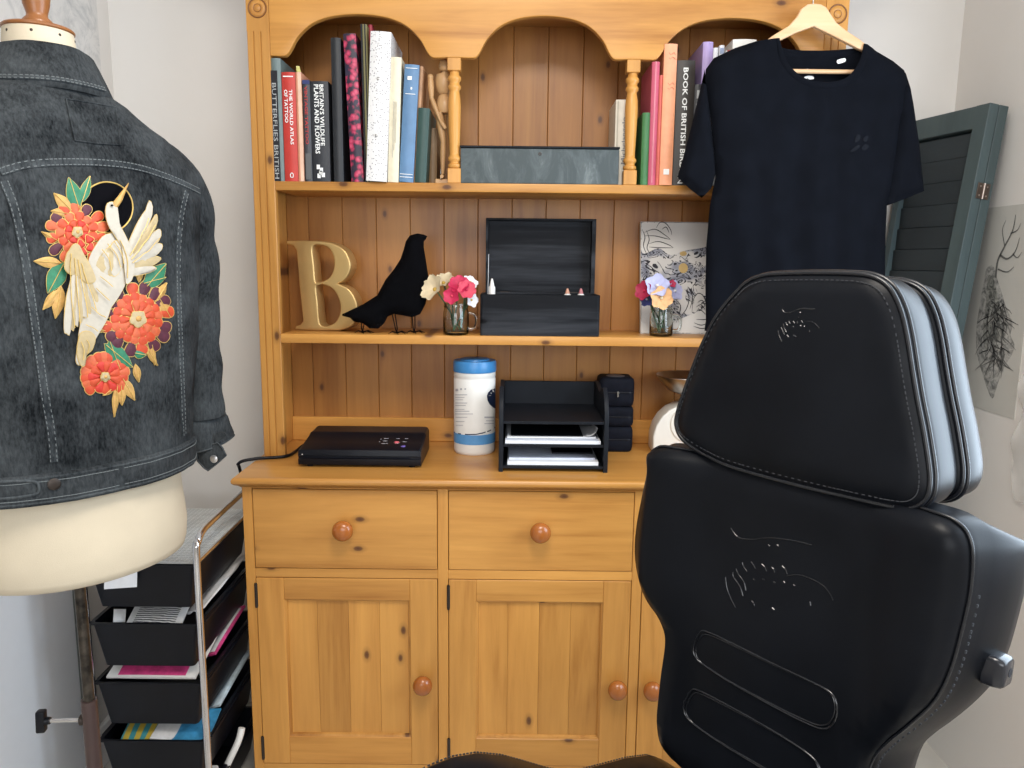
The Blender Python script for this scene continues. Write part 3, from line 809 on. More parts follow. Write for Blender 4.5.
LF = [('cream lily drooping left from the jar beside the raven', (436, 290), yj-.02, (-.55, -.6, .35), .036, fc, fy, 6, .8), ('second cream lily, higher and behind, in the left jar', (444, 284), yj+.01, (-.3, -.5, .8), .032, fc, fy, 6, .6),
      ('hot pink bloom at the top front of the left jar', (459, 286), yj-.02, (0, -.8, .6), .027, fp, fp2, 7, .5), ('coral pink bloom at the front right of the left jar', (466, 290), yj-.028, (.3, -.9, .3), .025, fp2, fp, 7, .5), ('hot pink bloom low at the front rim of the left jar', (452, 296), yj-.034, (-.2, -.95, .1), .022, fp, fp2, 6, .5),
      ('small white bloom at the right side of the left jar', (471, 300), yj-.015, (.7, -.7, .1), .020, fw, fy, 5, .4), ('pale white bloom at the back of the left jar', (470, 283), yj+.012, (.5, -.5, .7), .022, fw, fy, 5, .4)]
for i, (lb, (px, py), y, fa, r, m, c, n, cu) in enumerate(LF):
    flower(lb, cj+V((.012*math.cos(i*2.1), .012*math.sin(i*2.1), .008)), hp(px, py, y), fa, r, m, c, 'artificial flowers in the left jar', n, cu, i)
yk = 2.035; pk = PY(661, 331, yk); ck = V((pk.x, yk, Z2))
jar(ck.x, ck.y, .031, .078, 'clear glass mug jar in front of the white dragon canvas', 'glass mug jars on the middle shelf')
RF = [('lilac bloom at the top of the right jar', (657, 286), yk-.025, (-.1, -.9, .35), .032, flv, fw, 5, .3), ('peach bloom low at the front of the right jar', (661, 298), yk-.032, (.1, -.95, .1), .031, fpe, fc, 6, .3),
      ('crimson bloom at the left side of the right jar', (645, 291), yk-.012, (-.7, -.7, .2), .026, fcr, fp, 6, .5), ('deep blue bloom low at the left of the right jar', (647, 299), yk-.008, (-.6, -.75, -.1), .02, fblue, flv, 5, .3),
      ('pale lilac bloom at the right side of the right jar', (674, 291), yk-.004, (.6, -.7, .3), .028, flv, fw, 5, .3), ('small crimson bloom between the lilac heads of the right jar', (672, 284), yk-.01, (.3, -.9, .4), .011, fcr, fp, 5, .4)]
for i, (lb, (px, py), y, fa, r, m, c, n, cu) in enumerate(RF):
    flower(lb, ck+V((.012*math.cos(i*2.1), .012*math.sin(i*2.1), .008)), hp(px, py, y), fa, r, m, c, 'artificial flowers in the right jar', n, cu, i)

# black wooden box with its lid open
yb = 1.995
a = PY(480, 335, yb); b = PY(600.5, 295.5, yb); hb = b.z-Z2
t = thing('wooden_box', 'black stained wooden box with its lid standing open on the middle shelf', 'box', ((a.x+b.x)/2, 2.07, Z2))
def rr(x0, y0, x1, y1, r, n=4):
    o = []
    for cx, cy, a0 in ((x1-r, y0+r, -90), (x1-r, y1-r, 0), (x0+r, y1-r, 90), (x0+r, y0+r, 180)):
        for i in range(n+1):
            an = math.radians(a0+90*i/n); o.append((cx+r*math.cos(an), cy+r*math.sin(an)))
    return o
dpt = .125
curve_prism('box_wall', [rr(a.x, yb, b.x, yb+dpt, .008), rr(a.x+.009, yb+.009, b.x-.009, yb+dpt-.009, .003)], hb, frame_mat(V((0, 0, Z2+hb/2)), V((1, 0, 0)), V((0, 1, 0)), V((0, 0, 1))), blackwood, t, .001)
box('box_floor', (a.x+.004, yb+.004, Z2), (b.x-.004, yb+dpt-.004, Z2+.008), blackwood, t)
yl = yb+dpt-.02
la = PY(485.5, 296, yl); lb = PY(596.5, 219, yl); z0 = Z2+hb-.004; z1 = lb.z
th_ = .011
lid = curve_prism('lid_frame', [[(la.x, z0), (lb.x, z0), (lb.x, z1), (la.x, z1)], [(la.x+th_*.55, z0+th_*.55), (lb.x-th_, z0+th_*.55), (lb.x-th_, z1-th_*.55), (la.x+th_*.55, z1-th_*.55)]], .04, frame_mat(V((0, yl+.02, 0)), V((1, 0, 0)), V((0, 0, 1)), V((0, -1, 0))), blackwood, t, .001)
box('lid_panel', (la.x+.004, yl+.030, z0+.004), (lb.x-.004, yl+.038, z1-.004), blackwood, t)
for k, f in enumerate((.2, .8)):
    x = a.x+(b.x-a.x)*f
    MB().lathe((x-.012, yb+dpt-.012, Z2+hb+.001), [(.0025, 0), (.0025, .024)], 8, 'x').build('hinge', iron, t)
tube('stay_rod', [(la.x+.006, yl-.004, Z2+hb-.02), (la.x+.008, yl+.004, PY(488, 254, yl).z)], .0012, steel, t)
def cone(label, px, py, m, r=.008, h=.03, y=2.05):
    p = PY(px, py, y); 
    z0 = Z2+.008
    t2 = thing('ink_cap', label, 'bottle', (p.x, y, z0), 'small bottles inside the black box')
    lathe('bottle_body', (p.x, y, z0), [(.0085, 0), (.009, .002), (.009, p.z-z0-h*.75), (.006, p.z-z0-h*.62)], white_pl, t2, 14)
    lathe('nozzle', (p.x, y, p.z-h*.62), [(.0062, 0), (.0058, .003), (.0026, h*.6), (.0014, h*.62)], m, t2, 14)
cone('white pointed bottle tip at the left inside the open black box', 492, 278.5, white_pl)
cone('peach capped bottle tip at right inside the black box', 567.5, 288.5, mat('peach_cap', (.60, .30, .20), .5), .006, .022)
cone('rose capped bottle tip, rightmost inside the open black box', 581, 288.5, mat('rose_cap', (.45, .16, .17), .5), .006, .022)

# canvas print
def canvas_mat():
    m, nt, b = _new('dragon_line_print')
    v = coords(nt, rnd=False)
    n = nt.nodes.new('ShaderNodeTexNoise'); n.inputs['Scale'].default_value = 17; n.inputs['Detail'].default_value = 1.6; n.inputs['Distortion'].default_value = 2.4; nt.links.new(v, n.inputs['Vector'])
    fr = math_(nt, 'FRACT', math_(nt, 'MULTIPLY', n.outputs['Fac'], 8))
    line = math_(nt, 'LESS_THAN', math_(nt, 'ABSOLUTE', math_(nt, 'SUBTRACT', fr, .5)), .15)
    n2 = tnoise(nt, v, 14, 2, .5, .8)
    msk = math_(nt, 'GREATER_THAN', n2, .40)
    wash = ramp(nt, [(.42, (.66, .64, .62)), (.52, (.36, .37, .42)), (.62, (.15, .16, .21))]); nt.links.new(n2, wash.inputs[0])
    base = wash.outputs[0]
    nt.links.new(mixc(nt, math_(nt, 'MULTIPLY', line, msk), base, (.02, .02, .03)), b.inputs['Base Color'])
    b.inputs['Roughness'].default_value = .75; return m
cm = canvas_mat()
edge_m = mat('canvas_edge', (.70, .67, .62), .8)
bl = PY(640.5, 331.5, 2.10); br = PY(713, 332.5, 2.10); tl = PY(644.5, 221.5, 2.165)
hgt = tl.z-Z2
t = thing('canvas_print', 'white canvas of black line dragon art leaning at the back of the middle shelf', 'picture', ((bl.x+br.x)/2, 2.11, Z2))
up = V((0, 2.165-2.10, hgt)); L = up.length; up.normalize(); rt = V((1, 0, 0)); nn_ = rt.cross(up)
wd = .195; x_ = bl.x
mb = MB().obox(V((x_+wd/2, 2.10, Z2))+up*(L/2)-nn_*.009+V((0, 0, .0)), rt*(wd/2), up*(L/2), nn_*.009)
mb.build('canvas', edge_m, t, .001)
o0 = V((x_, 2.10, Z2))+nn_*.0012
def cp(u, v): return o0+rt*(u*wd)+up*(v*L)
MB().add([cp(.005, .005), cp(.995, .005), cp(.995, .995), cp(.005, .995)], [(0, 1, 2, 3)]).build('printed_face', cm, t)
o1 = o0+nn_*.0006
def cq(u, v): return o1+rt*(u*wd)+up*(v*L)
def stroke(pts, w, m, name='ink_stroke'):
    P_ = spline([V((u, v, 0)) for u, v in pts], 6); mb = MB(); R = []
    N = len(P_)
    for i, p in enumerate(P_):
        tg = (P_[min(i+1, N-1)]-P_[max(i-1, 0)]); tg = V((tg.x*wd, tg.y*L, 0)).normalized(); nrm = V((-tg.y/wd, tg.x/L, 0))
        ww = w*(.25+.75*math.sin(math.pi*i/(N-1)))
        R.append([cq(p.x+nrm.x*ww, p.y+nrm.y*ww), cq(p.x-nrm.x*ww, p.y-nrm.y*ww)])
    return mb.rings(R, False, False).build(name, m, t, fixn=False)
def shape(pts, m, name='ink_shape', closed=True):
    P_ = [V((min(.99, max(.01, p.x)), min(.99, max(.01, p.y)), 0)) for p in spline([V((u, v, 0)) for u, v in pts], 5, True)]
    mb = MB().add([cq(p.x, p.y)-nn_*.0003 for p in P_], [tuple(range(len(P_)))]); return mb.build(name, m, t, fixn=False)
whitep = mat('print_white', (.72, .70, .67), .8, var=.02)
shape([(.02, .72), (.02, .99), (.98, .99), (.98, .80), (.62, .74), (.42, .70), (.25, .76)], whitep, 'blank_ground')
shape([(.34, .02), (.98, .02), (.98, .22), (.70, .17), (.55, .13), (.40, .10)], whitep, 'blank_ground')
shape([(.02, .02), (.32, .02), (.28, .22), (.02, .26)], whitep, 'blank_ground')
for pts in ([(.05, .90), (.2, .93), (.34, .88), (.42, .84)], [(.05, .87), (.2, .87), (.34, .85), (.42, .84)], [(.12, .80), (.25, .82), (.4, .79), (.46, .765)], [(.12, .77), (.25, .765), (.46, .765)],
            [(.22, .94), (.27, .99), (.35, .985), (.42, .93), (.44, .88)], [(.30, .93), (.36, .95), (.40, .90)], [(.02, .93), (.06, .86), (.04, .78), (.09, .70)], [(.08, .92), (.12, .84), (.09, .76), (.15, .70)],
            [(.75, .10), (.85, .08), (.96, .10)], [(.74, .07), (.86, .05), (.97, .07)], [(.78, .13), (.9, .13), (.97, .15)], [(.72, .19), (.74, .30), (.80, .36), (.88, .34), (.93, .25), (.96, .15)], [(.80, .28), (.86, .30), (.91, .26)], [(.78, .24), (.85, .26), (.91, .21)], [(.78, .20), (.84, .215), (.92, .17)],
            [(.50, .30), (.56, .25), (.54, .17), (.50, .10)], [(.62, .40), (.68, .32), (.64, .22), (.55, .15)], [(.66, .42), (.73, .33), (.69, .22)]):
    stroke(pts, .0012, ink)
gd = mat('gold_ink', (.52, .36, .14), .5, .3)
shape([(.60+.065*math.cos(a), .585+.045*math.sin(a)) for a in [i*.7 for i in range(9)]], gd, 'gold_sun')
shape([(.60+.05*math.cos(a), .715+.022*math.sin(a)) for a in [i*.7 for i in range(9)]], gd, 'gold_sun')

# ------------------------------------------------------------------ worktop
# thermal printer
t = thing('stencil_printer', 'flat black stencil printer with pink and blue buttons on the worktop', 'printer', (-.37, 1.97, ZT))
fl = PY(298.5, 467, 1.888); frt = PY(421, 468, 1.888)
x0, x1 = fl.x, frt.x
H = (PY(360, 452, 1.888).z-ZT)*1.1
prof = [(1.888, .002), (1.886, .006), (1.886, H*.42), (1.8885, H*.45), (1.8885, H*.56), (1.886, H*.60), (1.888, H*.92), (1.897, H), (1.94, H*1.10), (1.998, H*1.30), (2.004, H*1.38), (2.010, H*1.38), (2.016, H*1.36), (2.072, H*1.42), (2.082, H*1.30), (2.084, .004), (2.08, .0)]
R = []
for x, s in ((x0, .90), (x0+.003, .97), (x0+.008, 1), (x1-.008, 1), (x1-.003, .97), (x1, .90)):
    R.append([(x, 1.985+(y-1.985)*(.985 if s < 1 else 1), ZT+.004+z*s) for y, z in prof])
MB().rings(R).build('printer_body', black_pl, t, smooth=30)
for fx in (.08, .92):
    for fy_ in (1.905, 2.065):
        lathe('rubber_foot', (x0+(x1-x0)*fx, fy_, ZT), [(.008, 0), (.008, .006)], black_soft, t, 10)
def ontop(px, py, z): return PZ(px, py, z)
sl = V((0, 2.0-1.94, H*.2)).normalized()
upn = V((1, 0, 0)).cross(sl)
def topat(px, py):
    o = V((0, 1.94, ZT+.004+H*1.10)); return PP(px, py, o, upn)
def pz(X, Y): return (280+X/6.024, 410+Y/6.03)
for X, Y, r, col, nm in ((703, 196, .0062, (.62, .12, .15), 'pink_button'), (742, 222, .0062, (.16, .12, .42), 'blue_button')):
    lathe('control_button', topat(*pz(X, Y))-upn*.001, [(r, 0), (r, .0025), (r*.7, .0034), (0, .0036)], mat(nm, col, .35), t, 16, upn, 60)
    c = topat(*pz(X, Y)); mb = MB()
    mb.tube([c+V((1, 0, 0))*math.cos(a)*(r+.002)+sl*math.sin(a)*(r+.002) for a in [i*.4 for i in range(16)]], .0006, 5, True); mb.build('button_ring', steel, t)
mb = MB()
for X, Y, w in ((608, 176, 6), (640, 172, 28), (600, 192, 6), (634, 187, 26), (594, 209, 7), (630, 203, 40), (588, 228, 7), (624, 221, 44), (711, 173, 22), (762, 173, 22), (752, 192, 26), (795, 220, 22)):
    c = topat(*pz(X, Y)); mb.obox(c, (w*.5/6.024*1.95/770, 0, 0), sl*.0011, upn*.0004)
o = mb.build('panel_markings', inkgrey if False else mat('panel_print', (.45, .45, .48), .6), t); o['kind'] = 'stuff'
mb = MB().box((x0+.012, 1.8845, ZT+.004+H*.47), (x1-.028, 1.889, ZT+.004+H*.50)); mb.build('paper_slot', black_soft, t)
lathe('slot_light', (x0+.011, 1.887, ZT+.004+H*.66), [(.0016, 0), (.0014, .001), (0, .0014)], white_pl, t, 8, (0, -1, 0))
cab = [V((-.50, 2.07, ZT+.026)), V((-.535, 2.085, ZT+.024)), V((-.572, 2.075, ZT+.012)), V((-.584, 2.03, ZT+.0048)), V((-.590, 1.985, ZT+.0048)), V((-.608, 1.966, ZT+.0048)), V((-.640, 1.957, ZT+.0048))]
cab += [V((-.668, 1.945, ZT+.0048)), V((-.705, 1.935, .848)), V((-.712, 1.97, .80)), V((-.712, 2.06, .50)), V((-.70, 2.15, .25))]
tag(tube('power_cable', spline(cab, 8), .0042, black_pl, None, 8), 'black power cable running from the stencil printer over the worktop edge', 'cable')

# wipes canister
yc = 2.075
cc = PY(474.5, 446, yc); h = PY(474.5, 358.5, yc).z-ZT
t = thing('wipes_canister', 'white wipes canister with bright blue lid and blue base band', 'canister', (cc.x, yc, ZT))
r = (PY(495.5, 400, yc).x-PY(454, 400, yc).x)/2
HH = h
lathe('canister_body', (cc.x, yc, ZT), [(r*.93, 0), (r*.985, .004), (r, .010), (r, HH*.79), (r*.985, HH*.795), (r*.985, HH*.815), (r, HH*.82), (r, HH*.865), (r*.95, HH*.87)], white_pl, t, 40)
lathe('blue_band', (cc.x, yc, ZT+HH*.115), [(r+.0004, 0), (r+.0006, HH*.105)], mat('label_blue', (.10, .30, .60), .45), t, 40, smooth=60)
lathe('lid', (cc.x, yc, ZT+HH*.87), [(r*1.02, 0), (r*1.03, .003), (r*1.03, HH*.095), (r*.99, HH*.115), (r*.72, HH*.118), (r*.70, HH*.128), (r*.64, HH*.134), (0, HH*.134)], blue_pl, t, 40)
def cyl_patch(px0, py0, px1, py1, m, name, n=8, d=.0009):
    """patch on the canister between two picture corners"""
    mb = MB(); R = []
    for py in (py0, py1):
        row = []
        for i in range(n+1):
            px = px0+(px1-px0)*i/n; dx = (PY(px, py, yc).x-cc.x)/r; dx = max(-.985, min(.985, dx))
            an = math.asin(dx)
            z = PY(px, py, yc-r*math.cos(an)).z
            row.append((cc.x+(r+d)*math.sin(an), yc-(r+d)*math.cos(an), z))
        R.append(row)
    return mb.rings(R, False, False).build(name, m, t, fixn=False)
def cpx(X, Y): return 448+X/7.315, 350+Y/7.315
mark = mat('label_grey', (.42, .42, .46), .6)
for X0_, Y0_, X1_, Y1_ in ((62, 283, 84, 300), (98, 280, 112, 292), (130, 280, 142, 290), (60, 325, 150, 330), (60, 345, 130, 349), (62, 362, 120, 366), (60, 385, 150, 390), (60, 403, 140, 407), (60, 432, 130, 436), (60, 445, 165, 450), (60, 465, 190, 470), (62, 490, 150, 494), (64, 520, 130, 524), (64, 548, 120, 552), (270, 487, 338, 497), (280, 515, 335, 520), (270, 535, 335, 540)):
    a = cpx(X0_, Y0_); b = cpx(X1_, Y1_); cyl_patch(a[0], a[1], b[0], b[1], mark, 'label_print')
# dark round emblem at the right of the label and the navy sweep above the band
def cyl_poly(P, m, name, d=.0011):
    out = []
    for X, Y in P:
        px, py = cpx(X, Y); dx = max(-.99, min(.99, (PY(px, py, yc).x-cc.x)/r)); an = math.asin(dx)
        out.append(V((cc.x+(r+d)*math.sin(an), yc-(r+d)*math.cos(an), PY(px, py, yc-r*math.cos(an)).z)))
    return out
em = cyl_poly([(342, 280), (315, 290), (296, 310), (287, 335), (292, 370), (308, 400), (330, 420), (346, 428)], None, '')
mb = MB(); ctr = cyl_poly([(347, 350)], None, '')[0]
rows = [[ctr.lerp(p, f) for p in em] for f in (0.02, .5, 1)]
for row in rows:
    for p in row:
        v_ = V((p.x-cc.x, p.y-yc, 0)); v_ = v_.normalized()*(r+.0011); p.x, p.y = cc.x+v_.x, yc+v_.y
mb.rings([[tuple(p) for p in row] for row in rows], False, False).build('label_emblem', mat('label_navy', (.012, .022, .06), .5), t, fixn=False)
sw1 = cyl_poly([(50, 600), (90, 612), (150, 618), (210, 617), (260, 606), (310, 588), (345, 565)], None, '')
mb = MB(); mb.rings([[tuple(p+V((0, 0, .0015))) for p in sw1], [tuple(p-V((0, 0, .0015))) for p in sw1]], False, False).build('label_sweep', MATS['label_navy'], t, fixn=False)

# letter tray
ty = 1.862
a = PY(498.5, 472, ty); b = PY(607.5, 472, ty)
x0, x1 = a.x, b.x
yb2 = 2.12
t = thing('letter_tray', 'black three tier letter tray with curved sides on the worktop', 'tray', ((x0+x1)/2, 2.0, ZT))
zt = PY(550, 380, yb2).z; zf = PY(605, 404, ty+.02).z
pr = [(ty, ZT), (yb2, ZT), (yb2, zt), (yb2-.05, zt), (yb2-.12, zt-.012), (ty+.06, zf+.035), (ty+.02, zf+.012), (ty+.004, zf-.02), (ty, zf-.05)]
for s, nm in ((x0, 'side_panel'), (x1-.011, 'side_panel')):
    curve_prism(nm, [pr], .011, frame_mat(V((s+.0055, 0, 0)), V((0, 1, 0)), V((0, 0, 1)), V((1, 0, 0))), black_paint, t, .001)
box('back_panel', (x0+.011, yb2-.008, ZT+.01), (x1-.011, yb2, zt-.002), black_paint, t)
zs = [PY(550, 467.5, ty+.003).z, PY(550, 446, ty+.003).z, PY(550, 423, ty+.003).z]
for z in zs: box('tray_shelf', (x0+.011, ty+.003, z-.0035), (x1-.011, yb2-.008, z+.0035), black_paint, t, .0008)
gp = 'papers in the black letter tray'
def sheets(z, spec):
    for lb, xa, xb, y0, y1, hh, m, rz in spec:
        mb = MB(); c = V(((xa+xb)/2, (y0+y1)/2, z+hh/2)); ca, sa = math.cos(rz), math.sin(rz)
        mb.obox(c, V((ca, sa, 0))*(xb-xa)/2, V((-sa, ca, 0))*(y1-y0)/2, (0, 0, hh/2))
        tag(mb.build('paper_sheaf', m), lb, 'paper', gp); z += hh+.0004
    return z
greyp = mat('grey_paper', (.42, .44, .50), .7); bluep = mat('blue_white_paper', (.66, .70, .82), .8)
sheets(zs[0]+.0036, [('thick white paper block at the bottom of the letter tray', x0+.022, x1-.022, ty+.012, 2.08, .009, paper, 0), ('bluish sheets lying on the white block in the lowest tier', x0+.024, x1-.03, ty+.03, 2.085, .005, bluep, .02), ('dark folder at the right on the lowest tier papers', (x0+x1)/2, x1-.03, ty+.07, 2.08, .004, black_paint, 0)])
z = sheets(zs[1]+.0036, [('thick white paper pile in the middle tier of the tray', x0+.016, x1-.018, ty+.010, 2.085, .008, paper, 0), ('grey sheaf of papers on the middle tier pile', x0+.018, x1-.022, ty+.016, 2.085, .003, greyp, -.015), ('thin white sheets topmost in the middle tier', x0+.02, x1-.03, ty+.022, 2.085, .003, paper, .012), ('thin dark sheet under the curled corner of the middle tier', x0+.03, x1-.06, ty+.03, 2.085, .0015, black_paint, 0)])
R = []
for i in range(8):
    s = i/7; an = s*1.5; xx = x1-.052+.034*math.sin(an)*.8; zz = z+.024*(1-math.cos(an))
    R.append([(xx, ty+.02, zz), (xx, 2.0, z+.0005+(zz-z)*.3)])
mb = MB().rings(R, False, False); q = len(mb.v); mb.v += [(x, y, z_+.0006) for x, y, z_ in mb.v]; mb.f += [tuple(q+i for i in reversed(f)) for f in list(mb.f)]
tag(mb.build('curled_sheet', paper, smooth=180, fixn=False), 'white sheet with its corner curled up, middle tier of the tray', 'paper', gp)

# stacked black pouches
yp = 2.075
pa_ = PY(598, 448, yp); pb_ = PY(633, 448, yp)
zz = ZT
tops = [PY(616, y, yp).z for y in (427, 407, 378)]
for i, (zt_, lb) in enumerate(zip(tops, ('black zipped case at the bottom of the stack beside the letter tray', 'black zipped case in the middle of the stack beside the tray', 'black zipped case topmost in the stack, silver puller showing'))):
    hh = zt_-zz-.0008
    t = thing('zipped_case', lb, 'case', ((pa_.x+pb_.x)/2, 2.12, zz), 'black zipped cases stacked by the letter tray')
    R = []
    cx_, w2 = (pa_.x+pb_.x)/2, (pb_.x-pa_.x)/2
    for f, s in ((0, .88), (.06, .96), (.2, 1.0), (.45, 1.0), (.5, .975), (.55, 1.0), (.82, 1.0), (.94, .96), (1.0, .86)):
        R.append([(cx_+u*s, yp+.047+v_*s, zz+hh*f) for u, v_ in rr(-w2, -.047, w2, .047, .016, 4)])
    MB().rings(R).build('case_shell', black_soft, t, smooth=50)
    zl = zz+hh*.5
    MB().tube([(cx_+u, yp+.047+v_, zl) for u, v_ in rr(-w2*.985, -.0465, w2*.985, .0465, .016, 4)], .0017, 6, True).build('zip', black_pl, t, smooth=60)
    if i == 2:
        p = PY(618, 394, yp-.002)
        MB().lathe(p+V((0, 0, .004)), [(.003, 0), (.003, .002)], 10, (0, -1, 0)).obox(p-V((0, .001, .002)), (.0024, 0, 0), (0, .0008, 0), (0, 0, .0065)).build('zip_puller', mat('nickel', (.65, .62, .55), .25, 1.0), t)
        lathe('oval_badge', (cx_, yp+.047, zt_-.0012), [(.026, 0), (.026, .001), (.022, .0016), (0, .0016)], mat('grey_badge', (.10, .105, .12), .5), t, 24)
    zz = zt_

# kitchen scale
yk2 = 2.07
L = []
for px, py in ((653, 447), (653.2, 436), (656.5, 425.5), (662.5, 416.5), (670, 410), (679, 406)):
    p = PY(px, py, yk2); L.append((p.x, p.z))
L[0] = (L[0][0], ZT+.004)
xm = PY(690, 420, yk2).x
top_ = PY(690, 403, yk2).z
out = L+[(xm-.008, top_), (xm+.008, top_)]+[(2*xm-x, z) for x, z in reversed(L)]
t = thing('kitchen_scale', 'cream domed kitchen scale with a dark shallow pan, half behind the headrest', 'scale', (xm, 2.11, ZT))
curve_prism('scale_body', [out], .075, frame_mat(V((0, yk2+.0375, 0)), V((1, 0, 0)), V((0, 0, 1)), V((0, -1, 0))), enamel, t, .005, 3, 50)
c = V((xm, yk2-.0005, PY(690, 424, yk2).z))
lathe('dial_face', c, [(.048, 0), (.048, .0012), (0, .0012)], mat('dial_face', (.62, .60, .54), .5), t, 40, (0, -1, 0))
lathe('dial_rim', c, [(.047, 0), (.052, 0), (.052, .003), (.047, .003)], enamel, t, 40, (0, -1, 0), 60)
mb = MB()
for k in range(40):
    a = 2*math.pi*k/40; d = V((math.cos(a), 0, math.sin(a))); q = V((0, -1, 0)).cross(d); mb.obox(c+d*.040+V((0, -.0016, 0)), d*(.005 if k % 5 == 0 else .003), q*.0006, (0, .0003, 0))
o = mb.build('dial_marks', inkgrey, t); o['kind'] = 'stuff'
mb = MB().obox(c+V((-.014, -.0024, -.006)), V((-.016, 0, -.007)), V((.0004, 0, -.001)), (0, .0004, 0)); mb.build('dial_needle', mat('needle_red', (.5, .05, .03), .5), t)
pb = PY(657.5, 376, 2.09)
lathe('pan_post', (xm, 2.105, top_-.004), [(.010, 0), (.010, .022), (.016, .026)], steel, t, 16)
R_ = xm-pb.x
zp = pb.z
lathe('weighing_pan', (xm, 2.105, top_+.016), [(.018, 0), (R_*.62, (zp-top_-.016)*.28), (R_*.95, (zp-top_-.016)*.88), (R_, (zp-top_-.016)), (R_*.985, (zp-top_-.014)), (R_*.60, (zp-top_-.016)*.40), (0, .005)], steel, t, 40)
# ------------------------------------------------------------------ t-shirt on a wooden hanger, hooked over the cornice
YH = 1.925
def pxz(L, Y=YH): return [(PY(x, y, Y).x, PY(x, y, Y).z) for x, y in L]
ht = thing('clothes_hanger', 'pale wooden clothes hanger hooked over the dresser cornice', 'hanger', (PY(813, 5, YH).x, YH, 1.95))
hang = [(748, 53), (774, 35), (788.7, 26), (796.5, 17), (800.5, 9.4), (806.7, 5.0), (813, 4.2), (820, 5.0), (825.5, 8), (830, 15), (835.6, 23.4), (845, 31), (858, 39.5), (864.5, 44.5), (863, 52), (856.7, 49), (832.5, 36.7), (813, 27), (795, 33.6), (775.5, 43), (750, 60)]
curve_prism('hanger_arms', [pxz(hang)], .014, frame_mat(V((0, YH, 0)), V((1, 0, 0)), V((0, 0, 1)), V((0, -1, 0))), palewood, ht, .003, 3, 50)
a = PY(748, 70.7, YH); b = PY(866, 72.1, YH)
tube('trouser_bar', [a, b], .0052, palewood, ht, 14)
p = PY(813, 5, YH)
zc = 2.156
tube('hook', spline([V((p.x, YH, p.z-.01)), V((p.x, YH, p.z+.06)), V((p.x, YH+.0, zc-.03)), V((p.x, YH+.002, zc+.006)), V((p.x, YH+.02, zc+.012)), V((p.x, YH+.045, zc+.002)), V((p.x, YH+.05, zc+.001))], 6), .0018, steel, ht, 8)
ts = thing('t_shirt', 'plain black short sleeved t-shirt on the wooden hanger before the dresser', 'shirt', (PY(800, 90, YH).x, YH, 1.6))
ZB = 1.205
neckO = [(774, 40), (776, 57), (781, 69), (790, 79.5), (801, 86.5), (814, 90), (829, 90.5), (844, 87), (855, 78), (862, 64), (866, 46)]
neckI = [(777.5, 40), (781, 55), (786, 66), (794, 75), (803, 80.5), (815, 83.5), (828, 84), (841, 80.5), (850.5, 72), (857.5, 60), (862, 45)]
right_side = [(876, 51), (893, 61), (904, 70), (908, 80), (905, 110), (899, 150), (893, 185), (887, 206), (885.5, 235), (885, 275), (885, 310)]
left_side = [(706, 320), (705.5, 285), (706.5, 245), (710, 205), (716, 175), (714, 150), (710, 110), (705, 80), (706, 69), (714, 58), (735, 48), (755, 41.5)]
rs = pxz(right_side); ls = pxz(left_side)
bodyol = pxz(neckO)+rs+[(rs[-1][0]+.002, ZB), ((rs[-1][0]+ls[0][0])/2, ZB-.006), (ls[0][0]-.002, ZB)]+ls
backtop = [(774, 42), (782, 45.5), (792, 47.8), (806, 48.7), (825, 48.8), (842, 48), (855, 47), (866, 46)]
backol = pxz(backtop)+rs+[(rs[-1][0]+.002, ZB), (ls[0][0]-.002, ZB)]+ls
dp = np.array([(PY(774, 0, YH).x, PY(774, -30, YH).z), (PY(866, 0, YH).x, PY(866, -30, YH).z)]+rs+[(rs[-1][0], ZB-.2), (ls[0][0], ZB-.2)]+ls)
xn = PY(820, 100, YH).x
def clothy(u, v, sgn):
    d = float(dist2poly(np.array([[u, v]]), dp)[0])
    h = .021*(1-math.exp(-d/.030))
    k = 1-math.exp(-d/.05)
    low = max(0, min(1, (1.85-v)/.3))
    fold = .0050*math.sin((u-xn)*70+1.3*math.sin(v*9)+.8)*low + .006*noise.noise(V((u*7, v*2.2, 3.1)))*(.4+low)
    # drag lines from shoulder to armpit
    return (h+fold*k)*sgn
def cloth(name, ol, sgn, m, parent, step=.016, th=.0016):
    ol2 = [(p.x, p.y) for p in resample([(a, b, 0) for a, b in ol], .012)]
    v2, fs, bd, poly = fill(ol2, step)
    mb = MB(); F_ = []; 
    for p in v2:
        y = YH-clothy(p[0], p[1], sgn); mb.v.append((p[0], y, p[1]))
    n = len(mb.v)
    mb.v += [(x, y+th, z) for x, y, z in mb.v]
    mb.f = [tuple(f) for f in fs]+[tuple(n+i for i in reversed(f)) for f in fs]
    N = len(bd)
    for i in range(N): mb.f.append((bd[i], bd[(i+1) % N], n+bd[(i+1) % N], n+bd[i]))
    return mb.build(name, m, parent, smooth=70)
cloth('front_panel', bodyol, 1.0, jersey, ts)
cloth('back_panel', backol, -.75, jersey, ts)
def band(name, top, bot, sgn, lift=.0012):
    A = [PY(x, y, YH) for x, y in top]; B = [PY(x, y, YH) for x, y in bot]
    A = spline(A, 5); B = spline(B, 5); R = []
    for p, q in zip(A, B):
        row = []
        for f, l in ((0, 0), (.12, 1), (.5, 1.5), (.88, 1), (1, 0)):
            c = p.lerp(q, f); y = YH-clothy(q.x, q.z, sgn)
            row.append((c.x, y-lift*l, c.z))
        for f, l in ((1, 0), (0, 0)):
            c = p.lerp(q, f); row.append((c.x, YH-clothy(q.x, q.z, sgn)+.0016, c.z))
        R.append(row)
    return MB().rings(R, True, True).build(name, jersey, ts, smooth=50)
band('neck_rib', neckI, neckO, 1.0)
backlow = [(777, 46), (783, 51.5), (792, 54.3), (806, 55.4), (825, 55.5), (842, 54.8), (855, 53), (862, 50)]
band('neck_rib', backtop, backlow, -.75, .0008)
